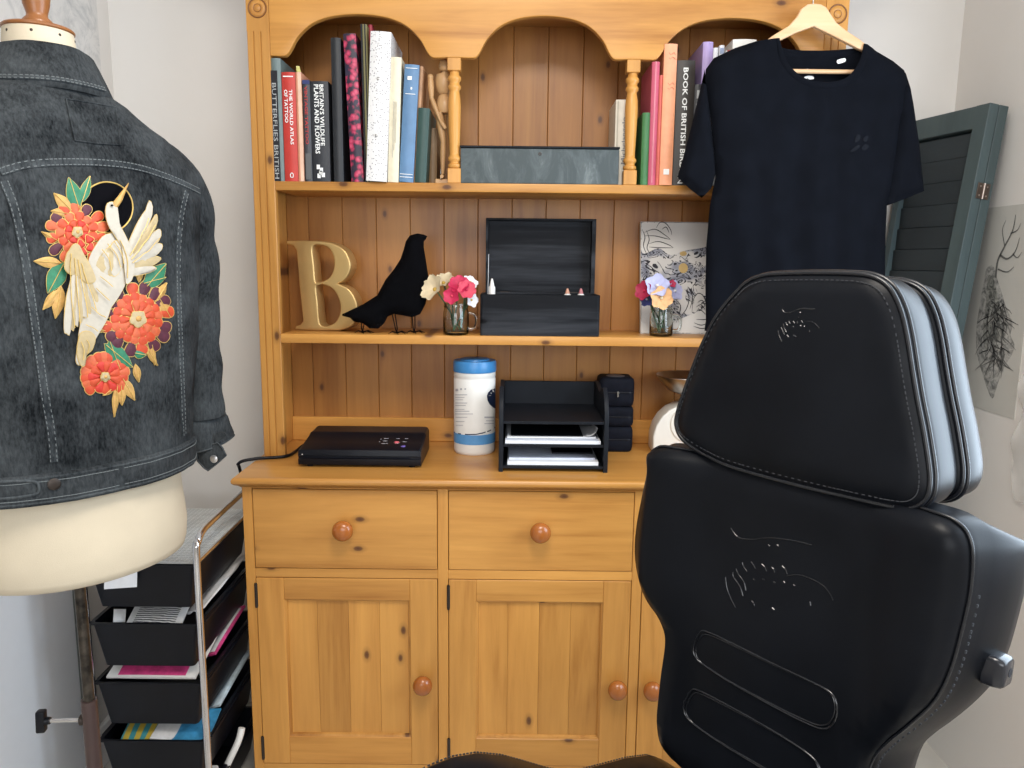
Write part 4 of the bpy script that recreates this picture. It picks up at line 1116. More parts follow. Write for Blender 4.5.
SL = [[(705, 69), (699, 95), (692, 125), (684, 155), (677.5, 177), (689, 188), (702, 198), (711, 189), (716, 174), (714, 150), (710, 110), (706, 80)],
      [(906, 72), (911, 88), (914, 104), (920, 146), (924.5, 191), (905, 199), (886, 206), (890, 175), (897, 125), (902, 88)]]
for k, L in enumerate(SL):
    ol = [(p.x, p.y) for p in resample([(a, b, 0) for a, b in pxz(L)], .010)]
    def sh(u, v, d): return min(.020, .95*math.sqrt(max(0, .03*d)))+.003*noise.noise(V((u*14, v*9, k*5+.3)))*min(1, d/.02)
    slab('sleeve', ol, lambda u, v, h: V((u, YH+.002-h, v)), sh, [(.0, 0)], jersey, ts, .012, 180, backhf=lambda u, v, d: sh(u, v, d)*.7)
# hem stitch ridge of the sleeves
for L in ([(677.5, 173), (689, 184), (700.5, 193.5)], [(924, 186), (905, 194.5), (888, 200.5)]):
    pass
def at_back(px, py, off=.003):
    p = PY(px, py, YH); return V((p.x, YH-clothy(p.x, p.z, -.75)-off, p.z))
def flat_on(name, pts, m, fn, n=4):
    P_ = spline([fn(x, y) for x, y in pts], n, True)
    return MB().add(P_, [tuple(range(len(P_)))]).build(name, m, ts, fixn=False)
flat_on('size_tag', [(839, 59), (846.8, 57), (847.2, 60.5), (840, 62.6)], inkwhite, lambda x, y: at_back(x, y, .0045), 2)
flat_on('neck_print', [(803.5, 79), (806, 76), (810, 74.6), (815, 75.2), (815.8, 77.6), (811.5, 78.2), (809, 77), (807, 79.6)], inkwhite, at_back)
flat_on('neck_print', [(807.5, 69.5), (809.5, 67.5), (811, 69.5), (815.5, 68), (813.5, 71.2), (810, 72.2)], inkwhite, at_back)
flat_on('neck_print', [(811, 80.8), (825.5, 81.2), (825.5, 82.2), (811, 81.8)], inkwhite, at_back, 2)
emb = mat('tonal_embroidery', (.0058, .0068, .0105), .7, spec=.1)
def at_front(px, py): p = PY(px, py, YH); return V((p.x, YH-clothy(p.x, p.z, 1)-.0016, p.z))
for L in ([(849.5, 143), (852, 136.5), (855, 137), (855, 141), (851.5, 144)], [(858, 141), (861, 137.8), (863.8, 138), (863, 142), (860, 143.5)], [(845, 153), (851, 147.5), (855, 147.2), (853, 150.5), (847, 153.6)], [(856.5, 150), (860, 146), (864.5, 146.5), (863.5, 150), (859.5, 152)]):
    flat_on('chest_emblem', L, emb, at_front, 3)

# ------------------------------------------------------------------ folded louvred screen leaning on the right wall
A0 = PX(990.5, 102.4, 1.150)
e = V((-.236, 1, 0)).normalized()
g = V((.12, 0, 1)); g = (g-e*g.dot(e)).normalized()
nrm = g.cross(e).normalized()
if nrm.x > 0: nrm = -nrm          # towards the dresser
LH = (A0.z-.012)/g.z; WD = .276; TH = .027
fs_ = thing('folding_screen', 'dark green grey louvred folding screen leaning folded against the right wall', 'screen', (A0.x-.12*A0.z, A0.y+.1, 0))
def sp(u, h, d): return A0+e*u-g*h-nrm*d    # u along, h down from the top, d into the stack
def sbox(name, u0, u1, h0, h1, d0, d1, m=greywood, bev=.0012, par=fs_):
    c = sp((u0+u1)/2, (h0+h1)/2, (d0+d1)/2)
    return MB().obox(c, e*(u1-u0)/2, g*(h1-h0)/2, nrm*(d1-d0)/2).build(name, m, par, bev, 1)
for k in range(2):
    d0 = k*(TH+.002); d1 = d0+TH; o = .002*k
    sbox('stile', 0, .042, 0, LH, d0, d1); sbox('stile', WD-.022, WD, 0, LH, d0, d1)
    sbox('rail', .042, WD-.022, .0, .055, d0+.002, d1-.002); sbox('rail', .042, WD-.022, LH-.09, LH, d0+.002, d1-.002)
    first = None; n_ = 28
    for j in range(n_):
        h = .068+j*.0575
        if h > LH-.11: break
        c = sp(WD/2+.010, h+.022, (d0+d1)/2+.004)
        tl_ = math.radians(5)
        ag = (g*math.cos(tl_)+nrm*math.sin(tl_)); an_ = (nrm*math.cos(tl_)-g*math.sin(tl_))
        if first is None:
            first = MB().obox(c, e*(WD/2-.031), ag*.0281, an_*.0035).build('slat', slatwood_shaded, fs_, .001, 1); c0 = c
        else:
            q = first.copy(); COL.objects.link(q); q.location = c-c0
for hz in (.40, 1.30):
    pass
def hinge(h):
    m = brass
    mm = TH+.001
    mb = MB()
    for s in (-1, 1):
        c = sp(-.0012, h, mm+s*.0095); mb.obox(c, e*.0010, g*.019, nrm*.0085)
    b = mb.build('hinge', mat('tarnished_plate', (.12, .09, .075), .35, .8), fs_, .0003, 1)
    tube('hinge_pin', [sp(-.003, h-.019, mm), sp(-.003, h+.019, mm)], .0026, mat('copper_pin', (.50, .42, .38), .3, 1.0), b, 8)
    for s in (-1, 1):
        for q in (-.011, .011):
            lathe('screw', sp(-.0022, h+q, mm+s*.010), [(.0024, 0), (.002, .0008), (0, .001)], mat('copper_pin', (.45, .26, .19), .3, 1.0), b, 8, -e)
hh_ = (A0.z-PX(982.7, 189, 1.14).z)/g.z
hinge(hh_); hinge(LH-.3)

# ------------------------------------------------------------------ prints and sleeve on the walls
paperw = mat('print_paper_grey', (.56, .55, .51), .85, var=.03, scale=8)
paperl = mat('print_paper_light', (.70, .68, .65), .85, var=.02, scale=8)
def wash(name, lo, hi, sc, thr):
    m, nt, b = _new(name)
    v = coords(nt, (1, 1, 1), rnd=False)
    n = tnoise(nt, v, sc, 6, .75, 1.6); r = ramp(nt, [(thr, hi), (thr+.22, lo)]); nt.links.new(n, r.inputs[0])
    nt.links.new(r.outputs[0], b.inputs['Base Color']); b.inputs['Roughness'].default_value = .85; return m
inkwash = wash('ink_drawing_dark', (.030, .034, .032), (.36, .36, .33), 26, .40)
inkmid = wash('ink_drawing_mid', (.14, .145, .14), (.50, .49, .46), 30, .40)
def wallsheet(name, label, x, y0, y1, z0, z1, m, cat='print', th=.0012, sgn=-1):
    t = thing(name, label, cat, (x, (y0+y1)/2, z0))
    a, b = (x-th, x) if sgn < 0 else (x, x+th)
    box('sheet', (a, y0, z0), (b, y1, z1), m, t, 0)
    return t
xw = XR-.0002
t = wallsheet('art_print', 'grey ink print of antlers and feathery foliage on the right wall behind the screen', xw, 1.835, 2.16, 1.005, 1.520, paperw)
def wp(px, py, d=.0018): p = PX(px, py, XR-.0002-d); return p
def wall_shape(name, L, m, d=.0016, n=4):
    P_ = spline([wp(x, y, d) for x, y in L], n, True)
    return MB().add(P_, [tuple(range(len(P_)))]).build(name, m, t, fixn=False)
def wall_line(pts, w, m=ink, d=.0026, name='antler_line'):
    P_ = spline([wp(x, y, d) for x, y in pts], 5); N = len(P_); R = []
    for i, p in enumerate(P_):
        tg = (P_[min(i+1, N-1)]-P_[max(i-1, 0)]).normalized(); s = V((1, 0, 0)).cross(tg)*w*(1-.75*i/(N-1)); R.append([p-s, p+s])
    return MB().rings(R, False, False).build(name, m, t, fixn=False)
def pz7(X, Y): return (960+X/1.745, 80+Y/1.745)
wall_shape('foliage_wash', [pz7(*q) for q in ((46, 330), (58, 325), (66, 350), (74, 375), (82, 400), (92, 425), (88, 445), (95, 462), (90, 480), (78, 500), (66, 530), (57, 556), (48, 540), (40, 515), (30, 480), (28, 440), (34, 395), (40, 360))], inkmid)
wall_shape('foliage_core', [pz7(*q) for q in ((50, 340), (60, 350), (66, 380), (74, 405), (70, 430), (78, 445), (66, 455), (52, 460), (44, 470), (40, 440), (44, 400), (46, 365))], inkwash, .0020)
lm = mat('pencil_grey', (.13, .13, .125), .8)
for L, w in (([(62, 345), (66, 315), (78, 290), (92, 262), (97, 235)], .004), ([(70, 305), (82, 312), (96, 300), (104, 275)], .003), ([(78, 290), (74, 262), (80, 245)], .002), ([(88, 268), (100, 262), (106, 250)], .002), ([(92, 303), (100, 310), (108, 300)], .002), ([(66, 330), (82, 335), (94, 326)], .002)):
    wall_line([pz7(*q) for q in L], w, lm)
random.seed(3)
for k in range(110):
    a = random.uniform(.2, 2.9); cx_, cy_ = 62+random.uniform(-16, 18), 470+random.uniform(-90, 24)
    L = random.uniform(14, 46); dx, dy = math.cos(a)*L*.6, math.sin(a)*L
    wall_line([pz7(cx_, cy_), pz7(cx_+dx*.5+random.uniform(-4, 4), cy_+dy*.5), pz7(cx_+dx, cy_+dy)], .0017, random.choice((lm, ink, lm)), name='feather_line')
t = wallsheet('art_print', 'pale print at the right edge of the photo, above the antler print', xw, 1.45, 1.855, 1.545, 1.86, paperl)
t = thing('plastic_sleeve', 'crumpled clear plastic sleeve hanging on the right wall at the photo edge', 'plastic sleeve', (XR, 1.75, .95))
R = []
for j in range(15):
    z = 1.12-.30*j/14; row = []
    for i in range(9):
        y = 1.60+(.205+.008*math.sin(j*.9)+.012*(j/14))*i/8
        if j > 11: y = 1.60+(y-1.60)*(1-.05*(j-11))
        row.append((XR-.006-.007*abs(math.sin(i*1.3+j*.55))-.004*math.sin(j*1.1), y, z))
    R.append(row)
mb = MB().rings(R, False, False); q = len(mb.v); mb.v += [(x-.0006, y, z) for x, y, z in mb.v]; mb.f += [tuple(q+i for i in reversed(f)) for f in list(mb.f)]
mb.build('sleeve_film', clearp, t, smooth=180, fixn=False)
# left wall: faint print and pale panel
inkfaint = wash('ink_drawing_faint', (.47, .47, .465), (.68, .665, .64), 9, .46)
t = wallsheet('art_print', 'faint grey floral print on the left wall behind the wooden finial', XL+.0002, 1.55, 2.17, 1.32, 2.12, inkfaint, sgn=1)
def lw(px, py, d=.002): return PX(px, py, XL+d)
panel_m = mat('pale_blue_white_panel', (.88, .90, .94), .5, var=.01)
glassedge = mat('greenish_edge', (.50, .58, .56), .25, var=.2, scale=30)
t = thing('white_board', 'pale bluish white board with greenish edge leaning on the left wall', 'board', (XL+.03, 1.6, 0))
box('board', (XL+.004, 1.36, 0), (XL+.030, 1.800, 1.0), panel_m, t, .002)
box('edge_frame', (XL+.004, 1.801, 0), (XL+.026, 1.812, 1.0), mat('grey_edge', (.36, .39, .40), .4), t, .001)
box('edge_strip', (XL+.004, 1.813, 0), (XL+.022, 1.850, 1.0), glassedge, t, .002)
for z in (.28, .44, .60, .76): box('edge_clip', (XL+.021, 1.813, z), (XL+.024, 1.850, z+.012), mat('grey_edge', (.36, .39, .40), .4), t, .001)
box('edge_frame', (XL+.004, 1.851, 0), (XL+.026, 1.860, 1.0), white_pl, t, .001)

# ------------------------------------------------------------------ drawer trolley
tx0, tx1, ty0, ty1 = -.952, -.694, 1.622, 2.0
T = thing('storage_trolley', 'chrome framed trolley of black plastic drawers beside the dresser', 'trolley', ((tx0+tx1)/2, 1.81, 0))
zsh = PY(195, 563, ty0).z
ztop = PY(198, 537, ty0).z
def side_frame(x):
    P_ = [V((x, ty0, .05)), V((x, ty0, .4)), V((x, ty0, ztop-.05)), V((x, ty0+.012, ztop-.016)), V((x, ty0+.04, ztop+.0)), V((x, ty0+.10, ztop+.004)), V((x, ty1-.10, ztop+.008)), V((x, ty1-.04, ztop+.004)), V((x, ty1-.01, ztop-.016)), V((x, ty1, ztop-.05)), V((x, ty1, .4)), V((x, ty1, .05))]
    o = tube('frame_tube', spline(P_, 5), .0078, chrome, T, 12)
    tube('shelf_rail', [(x, ty0, zsh+.0), (x, ty1, zsh+.004)], .0045, chrome, T, 8)
    for y in (ty0, ty1):
        c = MB().lathe((x-.008, y, .024), [(.024, 0), (.024, .016)], 18, 'x').box((x-.012, y-.01, .03), (x+.012, y+.01, .056)); c.build('castor', black_pl, T)
side_frame(tx1); side_frame(tx0+.003)
box('top_tray', (tx0+.004, ty0+.002, zsh-.004), (tx1-.006, ty1, zsh), mat('pale_grey_tray', (.42, .43, .42), .5), T, .001)
mb = MB()
for k in range(23):
    x = tx0+.008+(tx1-tx0-.018)*k/22; mb.box((x-.0007, ty0+.004, zsh), (x+.0007, ty1-.002, zsh+.0008))
for k in range(37):
    y = ty0+.006+(ty1-ty0-.01)*k/36; mb.box((tx0+.006, y-.0007, zsh), (tx1-.008, y+.0007, zsh+.0008))
o = mb.build('tray_grid', mat('grid_white', (.66, .67, .66), .5), T, smooth=None); o['kind'] = 'stuff'
rims = [zsh-.006]+[PY(150, y, ty0).z for y in (624, 683.5, 741)]
dzr = rims[2]-rims[3]; rims += [rims[3]-dzr]
for k, z in enumerate(rims):
    hgt_ = .112 if k else .108
    xa, xb, ya, yb_ = tx0+.012, tx1-.010, ty0+.004, ty1-.01
    zb_ = z-hgt_
    def ring(f, zz, ins): return [(x, y, zz) for x, y in rr(xa+ins, ya+ins*.8, xb-ins, yb_-ins, .008, 3)]
    R = [ring(0, z-.004, -.006), ring(0, z, -.006), ring(0, z, .0022), ring(0, zb_+.004, .0182), ring(0, zb_+.003, .03)]
    inn = R[2:]
    out_ = [ring(0, zb_, .022), ring(0, zb_+.002, .016), ring(0, z-.004, .0), ring(0, z-.004, -.006)]
    dwr = MB().rings(list(reversed(inn))[0:]+[R[1], R[0]]+list(reversed(out_)), True, True).build('drawer', black_pl, T, smooth=40)
    if k: box('drawer_rail', (tx0-.002, ty0+.03, z-.010), (tx0+.006, ty1, z-.005), black_pl, T); box('drawer_rail', (tx1-.005, ty0+.03, z-.010), (tx1+.001, ty1, z-.005), black_pl, T)
# what lies in the drawers
def packet(name, label, cat, c, sx, sy, sz, m, rz=0, tilt=0, roll=0, m2=None, seed=0, group='supplies in the trolley drawers', wob=.0015):
    mt = Matrix.Translation(V(c)) @ Matrix.Rotation(rz, 4, 'Z') @ Matrix.Rotation(tilt, 4, 'X') @ Matrix.Rotation(roll, 4, 'Y')
    t = thing(name, label, cat, c, group)
    nx, ny = 8, 8; R = []
    mb = MB()
    def hh(u, v): return sz*(.35+.65*(1-abs(2*u-1)**4)*(1-abs(2*v-1)**4))+wob*noise.noise(V((u*4+seed, v*4, seed)))
    top = [[mt @ V(((u-.5)*sx, (v-.5)*sy, hh(u, v)/2)) for u in [i/nx for i in range(nx+1)]] for v in [j/ny for j in range(ny+1)]]
    bot = [[mt @ V(((u-.5)*sx, (v-.5)*sy, -hh(u, v)/2)) for u in [i/nx for i in range(nx+1)]] for v in [j/ny for j in range(ny+1)]]
    for r0, r1 in zip(top, bot): R.append(r0+list(reversed(r1)))
    MB().rings(R, True, True).build('wrapper', m, t, smooth=60)
    if m2:
        R = []
        for v in [.03+.9*j/5 for j in range(6)]:
            R.append([mt @ V(((u-.5)*sx, (v-.5)*sy, hh(u, v)/2+.0008)) for u in [.12+.76*i/6 for i in range(7)]])
        MB().rings(R, False, False).build('printed_label', m2, t, smooth=60, fixn=False)
    return t
def stripes(name, c1, c2, sc, ang='x'):
    m, nt, b = _new(name); v = coords(nt, rnd=False)
    w = nt.nodes.new('ShaderNodeTexWave'); w.inputs['Scale'].default_value = sc; w.inputs['Distortion'].default_value = 3; w.inputs['Detail'].default_value = 3; w.bands_direction = 'Y' if ang == 'y' else 'X'
    nt.links.new(v, w.inputs['Vector']); r = ramp(nt, [(.45, c1), (.55, c2)]); nt.links.new(w.outputs['Fac'], r.inputs[0]); nt.links.new(r.outputs[0], b.inputs['Base Color']); b.inputs['Roughness'].default_value = .35; return m
pk = mat('pink_print', (.62, .06, .22), .4, var=.35, scale=40); film = mat('glossy_film', (.72, .72, .72), .25, var=.1, scale=60)
bw = stripes('packet_lettering', (.75, .75, .74), (.06, .06, .07), 55, 'y')
packet('paper_wipe', 'white tissue hanging over the front of the topmost trolley drawer', 'tissue', (-.858, ty0-.012, rims[0]-.016), .065, .062, .004, paper, .1, 1.35, .25, seed=1, wob=.008)
z = rims[1]
packet('sachet', 'small white sachet corner at the left of the second drawer', 'packet', (-.893, ty0+.035, z+.002), .026, .03, .004, film, .3, .9, .5, seed=2)
packet('sachet', 'clear packet with black lettering in the second trolley drawer', 'packet', (-.810, ty0+.05, z+.000), .125, .08, .010, film, .05, .35, 0, bw, 3)
packet('sachet', 'white folded packet rising at the right of the second drawer', 'packet', (-.728, ty0+.20, z+.012), .045, .26, .014, film, -.05, .10, -.4, None, 4, wob=.006)
z = rims[2]
packet('glove_box', 'flat pink and white box lying in the third trolley drawer', 'box', (-.822, ty0+.095, z+.024), .205, .16, .014, white_pl, .0, .26, 0, pk, 5)
packet('sachet', 'pink and white packet sloping up at the right of the third drawer', 'packet', (-.724, ty0+.22, z+.020), .03, .20, .014, pk, -.03, .16, -.3, film, 6)
z = rims[3]
packet('sachet', 'yellow and teal packet at the left of the fourth trolley drawer', 'packet', (-.865, ty0+.05, z+.002), .075, .08, .012, stripes('teal_yellow', (.50, .36, .05), (.05, .25, .28), 12), .1, .2, 0, None, 7)
packet('sachet', 'white packet with black mark beside the yellow packet', 'packet', (-.800, ty0+.05, z+.003), .06, .08, .010, film, -.05, .2, .1, None, 8)
packet('sachet', 'bright blue and white packet in the fourth trolley drawer', 'packet', (-.742, ty0+.06, z+.003), .085, .10, .010, mat('packet_blue', (.05, .26, .48), .35, var=.4, scale=30), .05, .2, 0, None, 9)
packet('sachet', 'long pale blue packet rising at the right of the fourth drawer', 'packet', (-.724, ty0+.24, z+.020), .03, .22, .014, mat('packet_pale_blue', (.52, .62, .68), .35, var=.2, scale=30), -.03, .14, -.3, None, 10)
hs = [PY(219, 790, 1.75), PY(226, 768, 1.75), PY(238, 742, 1.76), PY(246, 728, 1.77)]
for p in hs: p.x = min(p.x, -.668)
tag(tube('white_tube', spline([V((hs[0].x-.01, 1.74, .02)), V((hs[0].x-.006, 1.745, .12))]+hs, 6), .0085, white_pl, None, 10), 'white plastic tube standing between the trolley and the dresser', 'tube')
# ------------------------------------------------------------------ dress form
CX, CY = -.703, 1.20
fa = math.radians(56); ba = V((math.cos(fa), math.sin(fa), 0)); bn = V((math.sin(fa), -math.cos(fa), 0))
def sect(tab, z):
    if z <= tab[0][0]: return tab[0][1:]
    for (z0, *a), (z1, *b) in zip(tab, tab[1:]):
        if z <= z1:
            f = (z-z0)/(z1-z0); f = f*f*(3-2*f)*.5+f*.5
            return [p+(q-p)*f for p, q in zip(a, b)]
    return tab[-1][1:]
def ringat(z, A, B, p=.85, n=72, off=0, a0=0, a1=2*math.pi, wob=None, dz=None):
    out = []
    cnt = n if abs(a1-a0-2*math.pi) < 1e-6 else n+1
    for j in range(cnt):
        t_ = a0+(a1-a0)*j/n; s, c = math.sin(t_), math.cos(t_)
        u = math.copysign(abs(s)**p, s)*(A+off); v = math.copysign(abs(c)**p, c)*(B+off)
        w = wob(t_, z) if wob else 0
        q = V((CX, CY, z))+ba*u+bn*v
        q += (ba*s+bn*c)*w
        if dz: q.z += dz(t_, z)
        out.append(q)
    return out
FT = thing('dress_form', 'cream linen dress form on an adjustable metal pole under the denim jacket', 'mannequin', (CX, CY, 0))
FB = [(.885, .166, .142), (.93, .171, .143), (.99, .166, .136), (1.08, .165, .125), (1.20, .150, .105), (1.40, .165, .105), (1.50, .150, .090), (1.56, .10, .07), (1.60, .055, .055), (1.70, .0460, .0460)]
R = []
for z in [.885, .889, .90, .93, .96, .99, 1.04, 1.08, 1.14, 1.2, 1.3, 1.4, 1.46, 1.5, 1.53, 1.56, 1.58, 1.6, 1.64, 1.698]:
    A, B = sect(FB, z); k = .93 if z == .885 else (.985 if z == .889 else 1)
    R.append(ringat(z, A*k, B*k, 1.0))
MB().rings(R).build('torso', cream_cloth, FT, smooth=60)
lathe('neck_rim', (CX, CY, 1.6965), [(.0467, 0), (.0480, .0015), (.0480, .004), (.046, .006), (0, .006)], finwood, FT, 40)
for k in range(8):
    a = k*math.pi/4+.35; d = V((math.cos(a), math.sin(a), 0))
    lathe('brass_nail', V((CX, CY, 1.6885))+d*.0462, [(.0024, 0), (.002, .0012), (0, .0018)], iron, FT, 8, d)
lathe('finial', (CX, CY, 1.704), [(.0205, 0), (.0215, .004), (.0195, .009), (.0145, .014), (.0140, .018), (.0175, .030), (.0195, .045), (.0185, .060), (.012, .075), (0, .08)], finwood, FT, 28, 'z', 60)
rust = mat('mottled_rod', (.050, .042, .034), .35, .6, var=.9, scale=60)
tube('inner_pole', [(CX-.006, CY, .30), (CX-.006, CY, .90)], .0088, rust, FT, 16)
zt_ = PY(82, 699.5, CY).z
lathe('outer_pole', (CX-.006, CY, .10), [(.0125, 0), (.0125, zt_-.10), (.010, zt_-.10)], mat('brown_painted_steel', (.055, .032, .030), .4), FT, 20)
kz = PY(60, 719, CY).z
kb = MB()
kd = V((-1, -.12, 0)).normalized()
p0 = V((CX-.006, CY, kz))+kd*.012; pe = V((PY(46, 719, CY).x, CY-.006, kz))
tube('clamp_screw', [p0, pe], .0034, chrome, FT, 10)
lathe('clamp_collar', V((CX-.006, CY, kz))+kd*.006, [(.009, 0), (.009, .010), (.006, .012)], iron, FT, 12, kd)
kb.obox(pe+kd*.004, kd*.0075, kd.cross(V((0, 0, 1)))*.007, V((.001, 0, .0195)))
k_ = kb.build('clamp_knob', black_pl, FT, .003, 2)
lathe('knob_neck', pe-kd*.010, [(.006, 0), (.007, .008)], black_pl, k_, 12, kd)
for a in (.4, .4+2*math.pi/3, .4+4*math.pi/3):
    d = V((math.cos(a), math.sin(a), 0)); c = V((CX-.006, CY, 0))
    tube('base_leg', spline([c+V((0, 0, .16)), c+d*.10+V((0, 0, .13)), c+d*.22+V((0, 0, .04)), c+d*.27+V((0, 0, .010))], 5), .010, iron, FT, 10)

# ------------------------------------------------------------------ denim jacket on the form
JZ = .022
J = thing('denim_jacket', 'faded charcoal denim jacket with embroidered crane and peonies on its back', 'jacket', (CX, CY, 1.03))
JB = [(1.02, .178, .143), (1.06, .180, .145), (1.12, .189, .146), (1.25, .208, .146), (1.38, .222, .140), (1.46, .230, .133), (1.51, .226, .122), (1.55, .192, .108), (1.59, .130, .092), (1.62, .080, .076), (1.64, .062, .066)]
def jw(t_, z):
    return .006*noise.noise(V((math.sin(t_)*2.2, math.cos(t_)*2.2, z*5)))+.0022*noise.noise(V((math.sin(t_)*8, math.cos(t_)*8, z*16)))
R = []
zs_ = [1.028+.61*i/48 for i in range(49)]
def jdz(t_, z): return 0
for z in zs_:
    A, B = sect(JB, z); R.append(ringat(z, A, B, .88, 96, wob=jw))
R2 = [ringat(z, sect(JB, z)[0]-.006, sect(JB, z)[1]-.006, .88, 96, wob=jw) for z in (1.028, 1.08)]
jb = MB().rings(list(reversed(R2))+R, True, False).build('body', denim_m, J, smooth=80)
# sleeves
def sleeve(side):
    def P_(u, v, z): return V((CX, CY, z))+ba*u*side+bn*v
    pts = [P_(.150, .0, 1.520), P_(.188, -.004, 1.490), P_(.214, -.012, 1.430), P_(.228, -.020, 1.36), P_(.234, -.028, 1.28), P_(.238, -.030, 1.20), P_(.240, -.025, 1.12), P_(.241, -.020, 1.075)]
    rs_ = [.060, .068, .066, .062, .058, .054, .050, .046]
    pp = spline(pts, 6); N = len(pp); rr_ = [float(np.interp(i/(N-1)*7, range(8), rs_)) for i in range(N)]
    R = []
    for i, p in enumerate(pp):
        tg = (pp[min(i+1, N-1)]-pp[max(i-1, 0)]).normalized(); q = bn-tg*bn.dot(tg); q.normalize(); w = tg.cross(q)
        row = []
        for j in range(32):
            a = 2*math.pi*j/32
            wr = 1+.10*noise.noise(V((math.cos(a)*1.5, math.sin(a)*1.5, p.z*16+side)))+.03*math.sin(p.z*70+2*math.cos(a))
            row.append(p+(q*math.cos(a)*1.05+w*math.sin(a)*.92)*rr_[i]*wr)
        R.append(row)
    s = MB().rings(R).build('sleeve', denim_m, J, smooth=80)
    return pts[-1], s
cuff_c, slv = sleeve(1); sleeve(-1)
# folded back cuff of the right sleeve, seen from behind
def cuff(c, side):
    R = []
    for f, r, dx in ((0, .047, 0), (.15, .052, .0), (.5, .053, .004), (.85, .055, .010), (1, .0545, .012), (1, .050, .012), (.5, .048, .005)):
        row = []
        for j in range(32):
            a = 2*math.pi*j/32
            row.append(V((c.x, c.y, c.z+.006-.058*f))+ba*side*dx+(ba*math.cos(a)*1.0+bn*math.sin(a)*.85)*r*(1+.05*math.sin(3*a+f*2))+V((0, 0, .012*math.cos(a-.6)*f)))
        R.append(row)
    o = MB().rings(R, True, False).build('cuff', denim_m, J, smooth=60)
    for k in (0, 4):
        MB().tube(R[k], .0016, 6, True).build('cuff_seam', denim_fade, o, smooth=60)
    return o
cu = cuff(cuff_c, 1); cuff(V((CX, CY, 1.075))-ba*.241-bn*.020, -1)
# the open cuff flap with its metal button
def q6(X, Y): return PY(180+X/6.4, 400+Y/6.4, 1.385)
fl = [q6(*p) for p in ((112, 330), (150, 300), (245, 270), (275, 300), (300, 352), (240, 405), (185, 448), (160, 430), (118, 385))]
mb = MB(); ctr = sum(fl, V())/len(fl)
fr_ = [p+V((0, -.004, 0)) for p in fl]
mb.rings([fl, fr_], True, False); k = len(mb.v); mb.v.append(tuple(ctr+V((0, -.010, 0)))); n_ = len(fl)
mb.f += [(n_+i, n_+(i+1) % n_, k) for i in range(n_)]
flap = mb.build('cuff_flap', denim_m, J, smooth=40)
MB().tube([p+V((0, -.0045, 0)) for p in fl], .0016, 6, True).build('flap_seam', denim_fade, flap, smooth=60)
lathe('button', q6(232, 368)+V((0, -.010, 0)), [(.0072, 0), (.0072, .002), (.005, .0034), (0, .0036)], mat('bright_button', (.75, .75, .76), .3, .8), J, 16, (-.2, -1, 0))
fl2 = [q6(*p) for p in ((235, 205), (290, 205), (302, 222), (270, 250), (240, 280), (225, 250))]
mb = MB().rings([fl2, [p+V((0, -.004, 0)) for p in fl2]]); mb.build('cuff_flap', denim_m, J, smooth=40)
# collar, turned down, open at the front
R = []
prof = [(1.628, .094, .088), (1.634, .0965, .0905), (1.655, .088, .082), (1.675, .0775, .0725), (1.690, .070, .066), (1.6935, .0665, .063), (1.690, .0635, .0605), (1.66, .062, .060)]
for z, A, B in prof:
    R.append(ringat(z-JZ, A, B, 1.0, 60, a0=math.radians(-152), a1=math.radians(152), wob=lambda t_, z: .0028*noise.noise(V((t_*2.5, z*30, 1))), dz=lambda t_, z: -.022*(t_/2.65)**2-(.010*max(0, abs(t_)-1.2))))
mb = MB().rings(R, False, False)
col = mb.build('collar', denim_m, J, smooth=80)
jbv = bvh_of(jb); colv = bvh_of(col)
both = bvh_of(jb, col)
def onj(px, py, off=.0, bv=None):
    p, n = cast(bv or jbv, px, py, off)
    return p, n
def conform(pts, off, n=6, bv=None):
    P_ = spline([V((x, y, 0)) for x, y in pts], n); out = []
    for q in P_:
        p, nn = onj(q.x, q.y, off, bv)
        if p is not None: out.append((p, nn))
    return out
def ribbon(name, pts, w, m, parent=J, off=.0012, stitch=True, bv=None):
    C_ = conform(pts, 0, 6, bv); N = len(C_); R = []; st = MB()
    L1, L2 = [], []
    for i, (p, nn) in enumerate(C_):
        tg = (C_[min(i+1, N-1)][0]-C_[max(i-1, 0)][0]).normalized(); s = nn.cross(tg).normalized()
        R.append([p-s*w/2-nn*.0015, p-s*w/2+nn*off, p+nn*(off*1.5), p+s*w/2+nn*off, p+s*w/2-nn*.0015])
        L1.append((p-s*w*.36+nn*(off*1.3), nn)); L2.append((p+s*w*.36+nn*(off*1.3), nn))
    o = MB().rings(R, False, False).build(name, m, parent, smooth=80)
    if stitch:
        for L in (L1, L2):
            acc = 0
            for (a, na), (b, nb_) in zip(L, L[1:]):
                d = (b-a).length
                if d < 1e-6: continue
                tg = (b-a)/d; k = max(1, int(d/.0055))
                for q in range(k):
                    c = a.lerp(b, (q+.5)/k); s = na.cross(tg); st.obox(c, tg*min(.0019, d/k*.34), s*.00055, na*.0006)
        if st.v:
            x = st.build('stitching', denim_thread, o, smooth=None); x['kind'] = 'stuff'
    return o
ribbon('yoke_seam', [(0, 172), (30, 164), (80, 162), (130, 166), (170, 178), (209, 196)], .011, denim_fade)
ribbon('panel_seam', [(4, 181), (14, 207), (22, 242), (29, 285), (37, 340), (45, 395), (51, 430), (54, 462)], .011, denim_fade)
ribbon('panel_seam', [(186, 192), (181, 215), (178, 250), (178, 290), (180, 340), (182, 390), (184, 436)], .011, denim_fade)
ribbon('collar_seam', [(0, 77), (30, 77.5), (60, 80), (85, 85), (104, 90)], .006, denim_fade, off=.0022, bv=both)
wtop = [(0, 475), (48, 467), (96, 457.5), (145, 448), (180, 440.5)]
wbot = [(0, 497), (48, 489), (96, 477.5), (145, 467.5), (180, 458)]
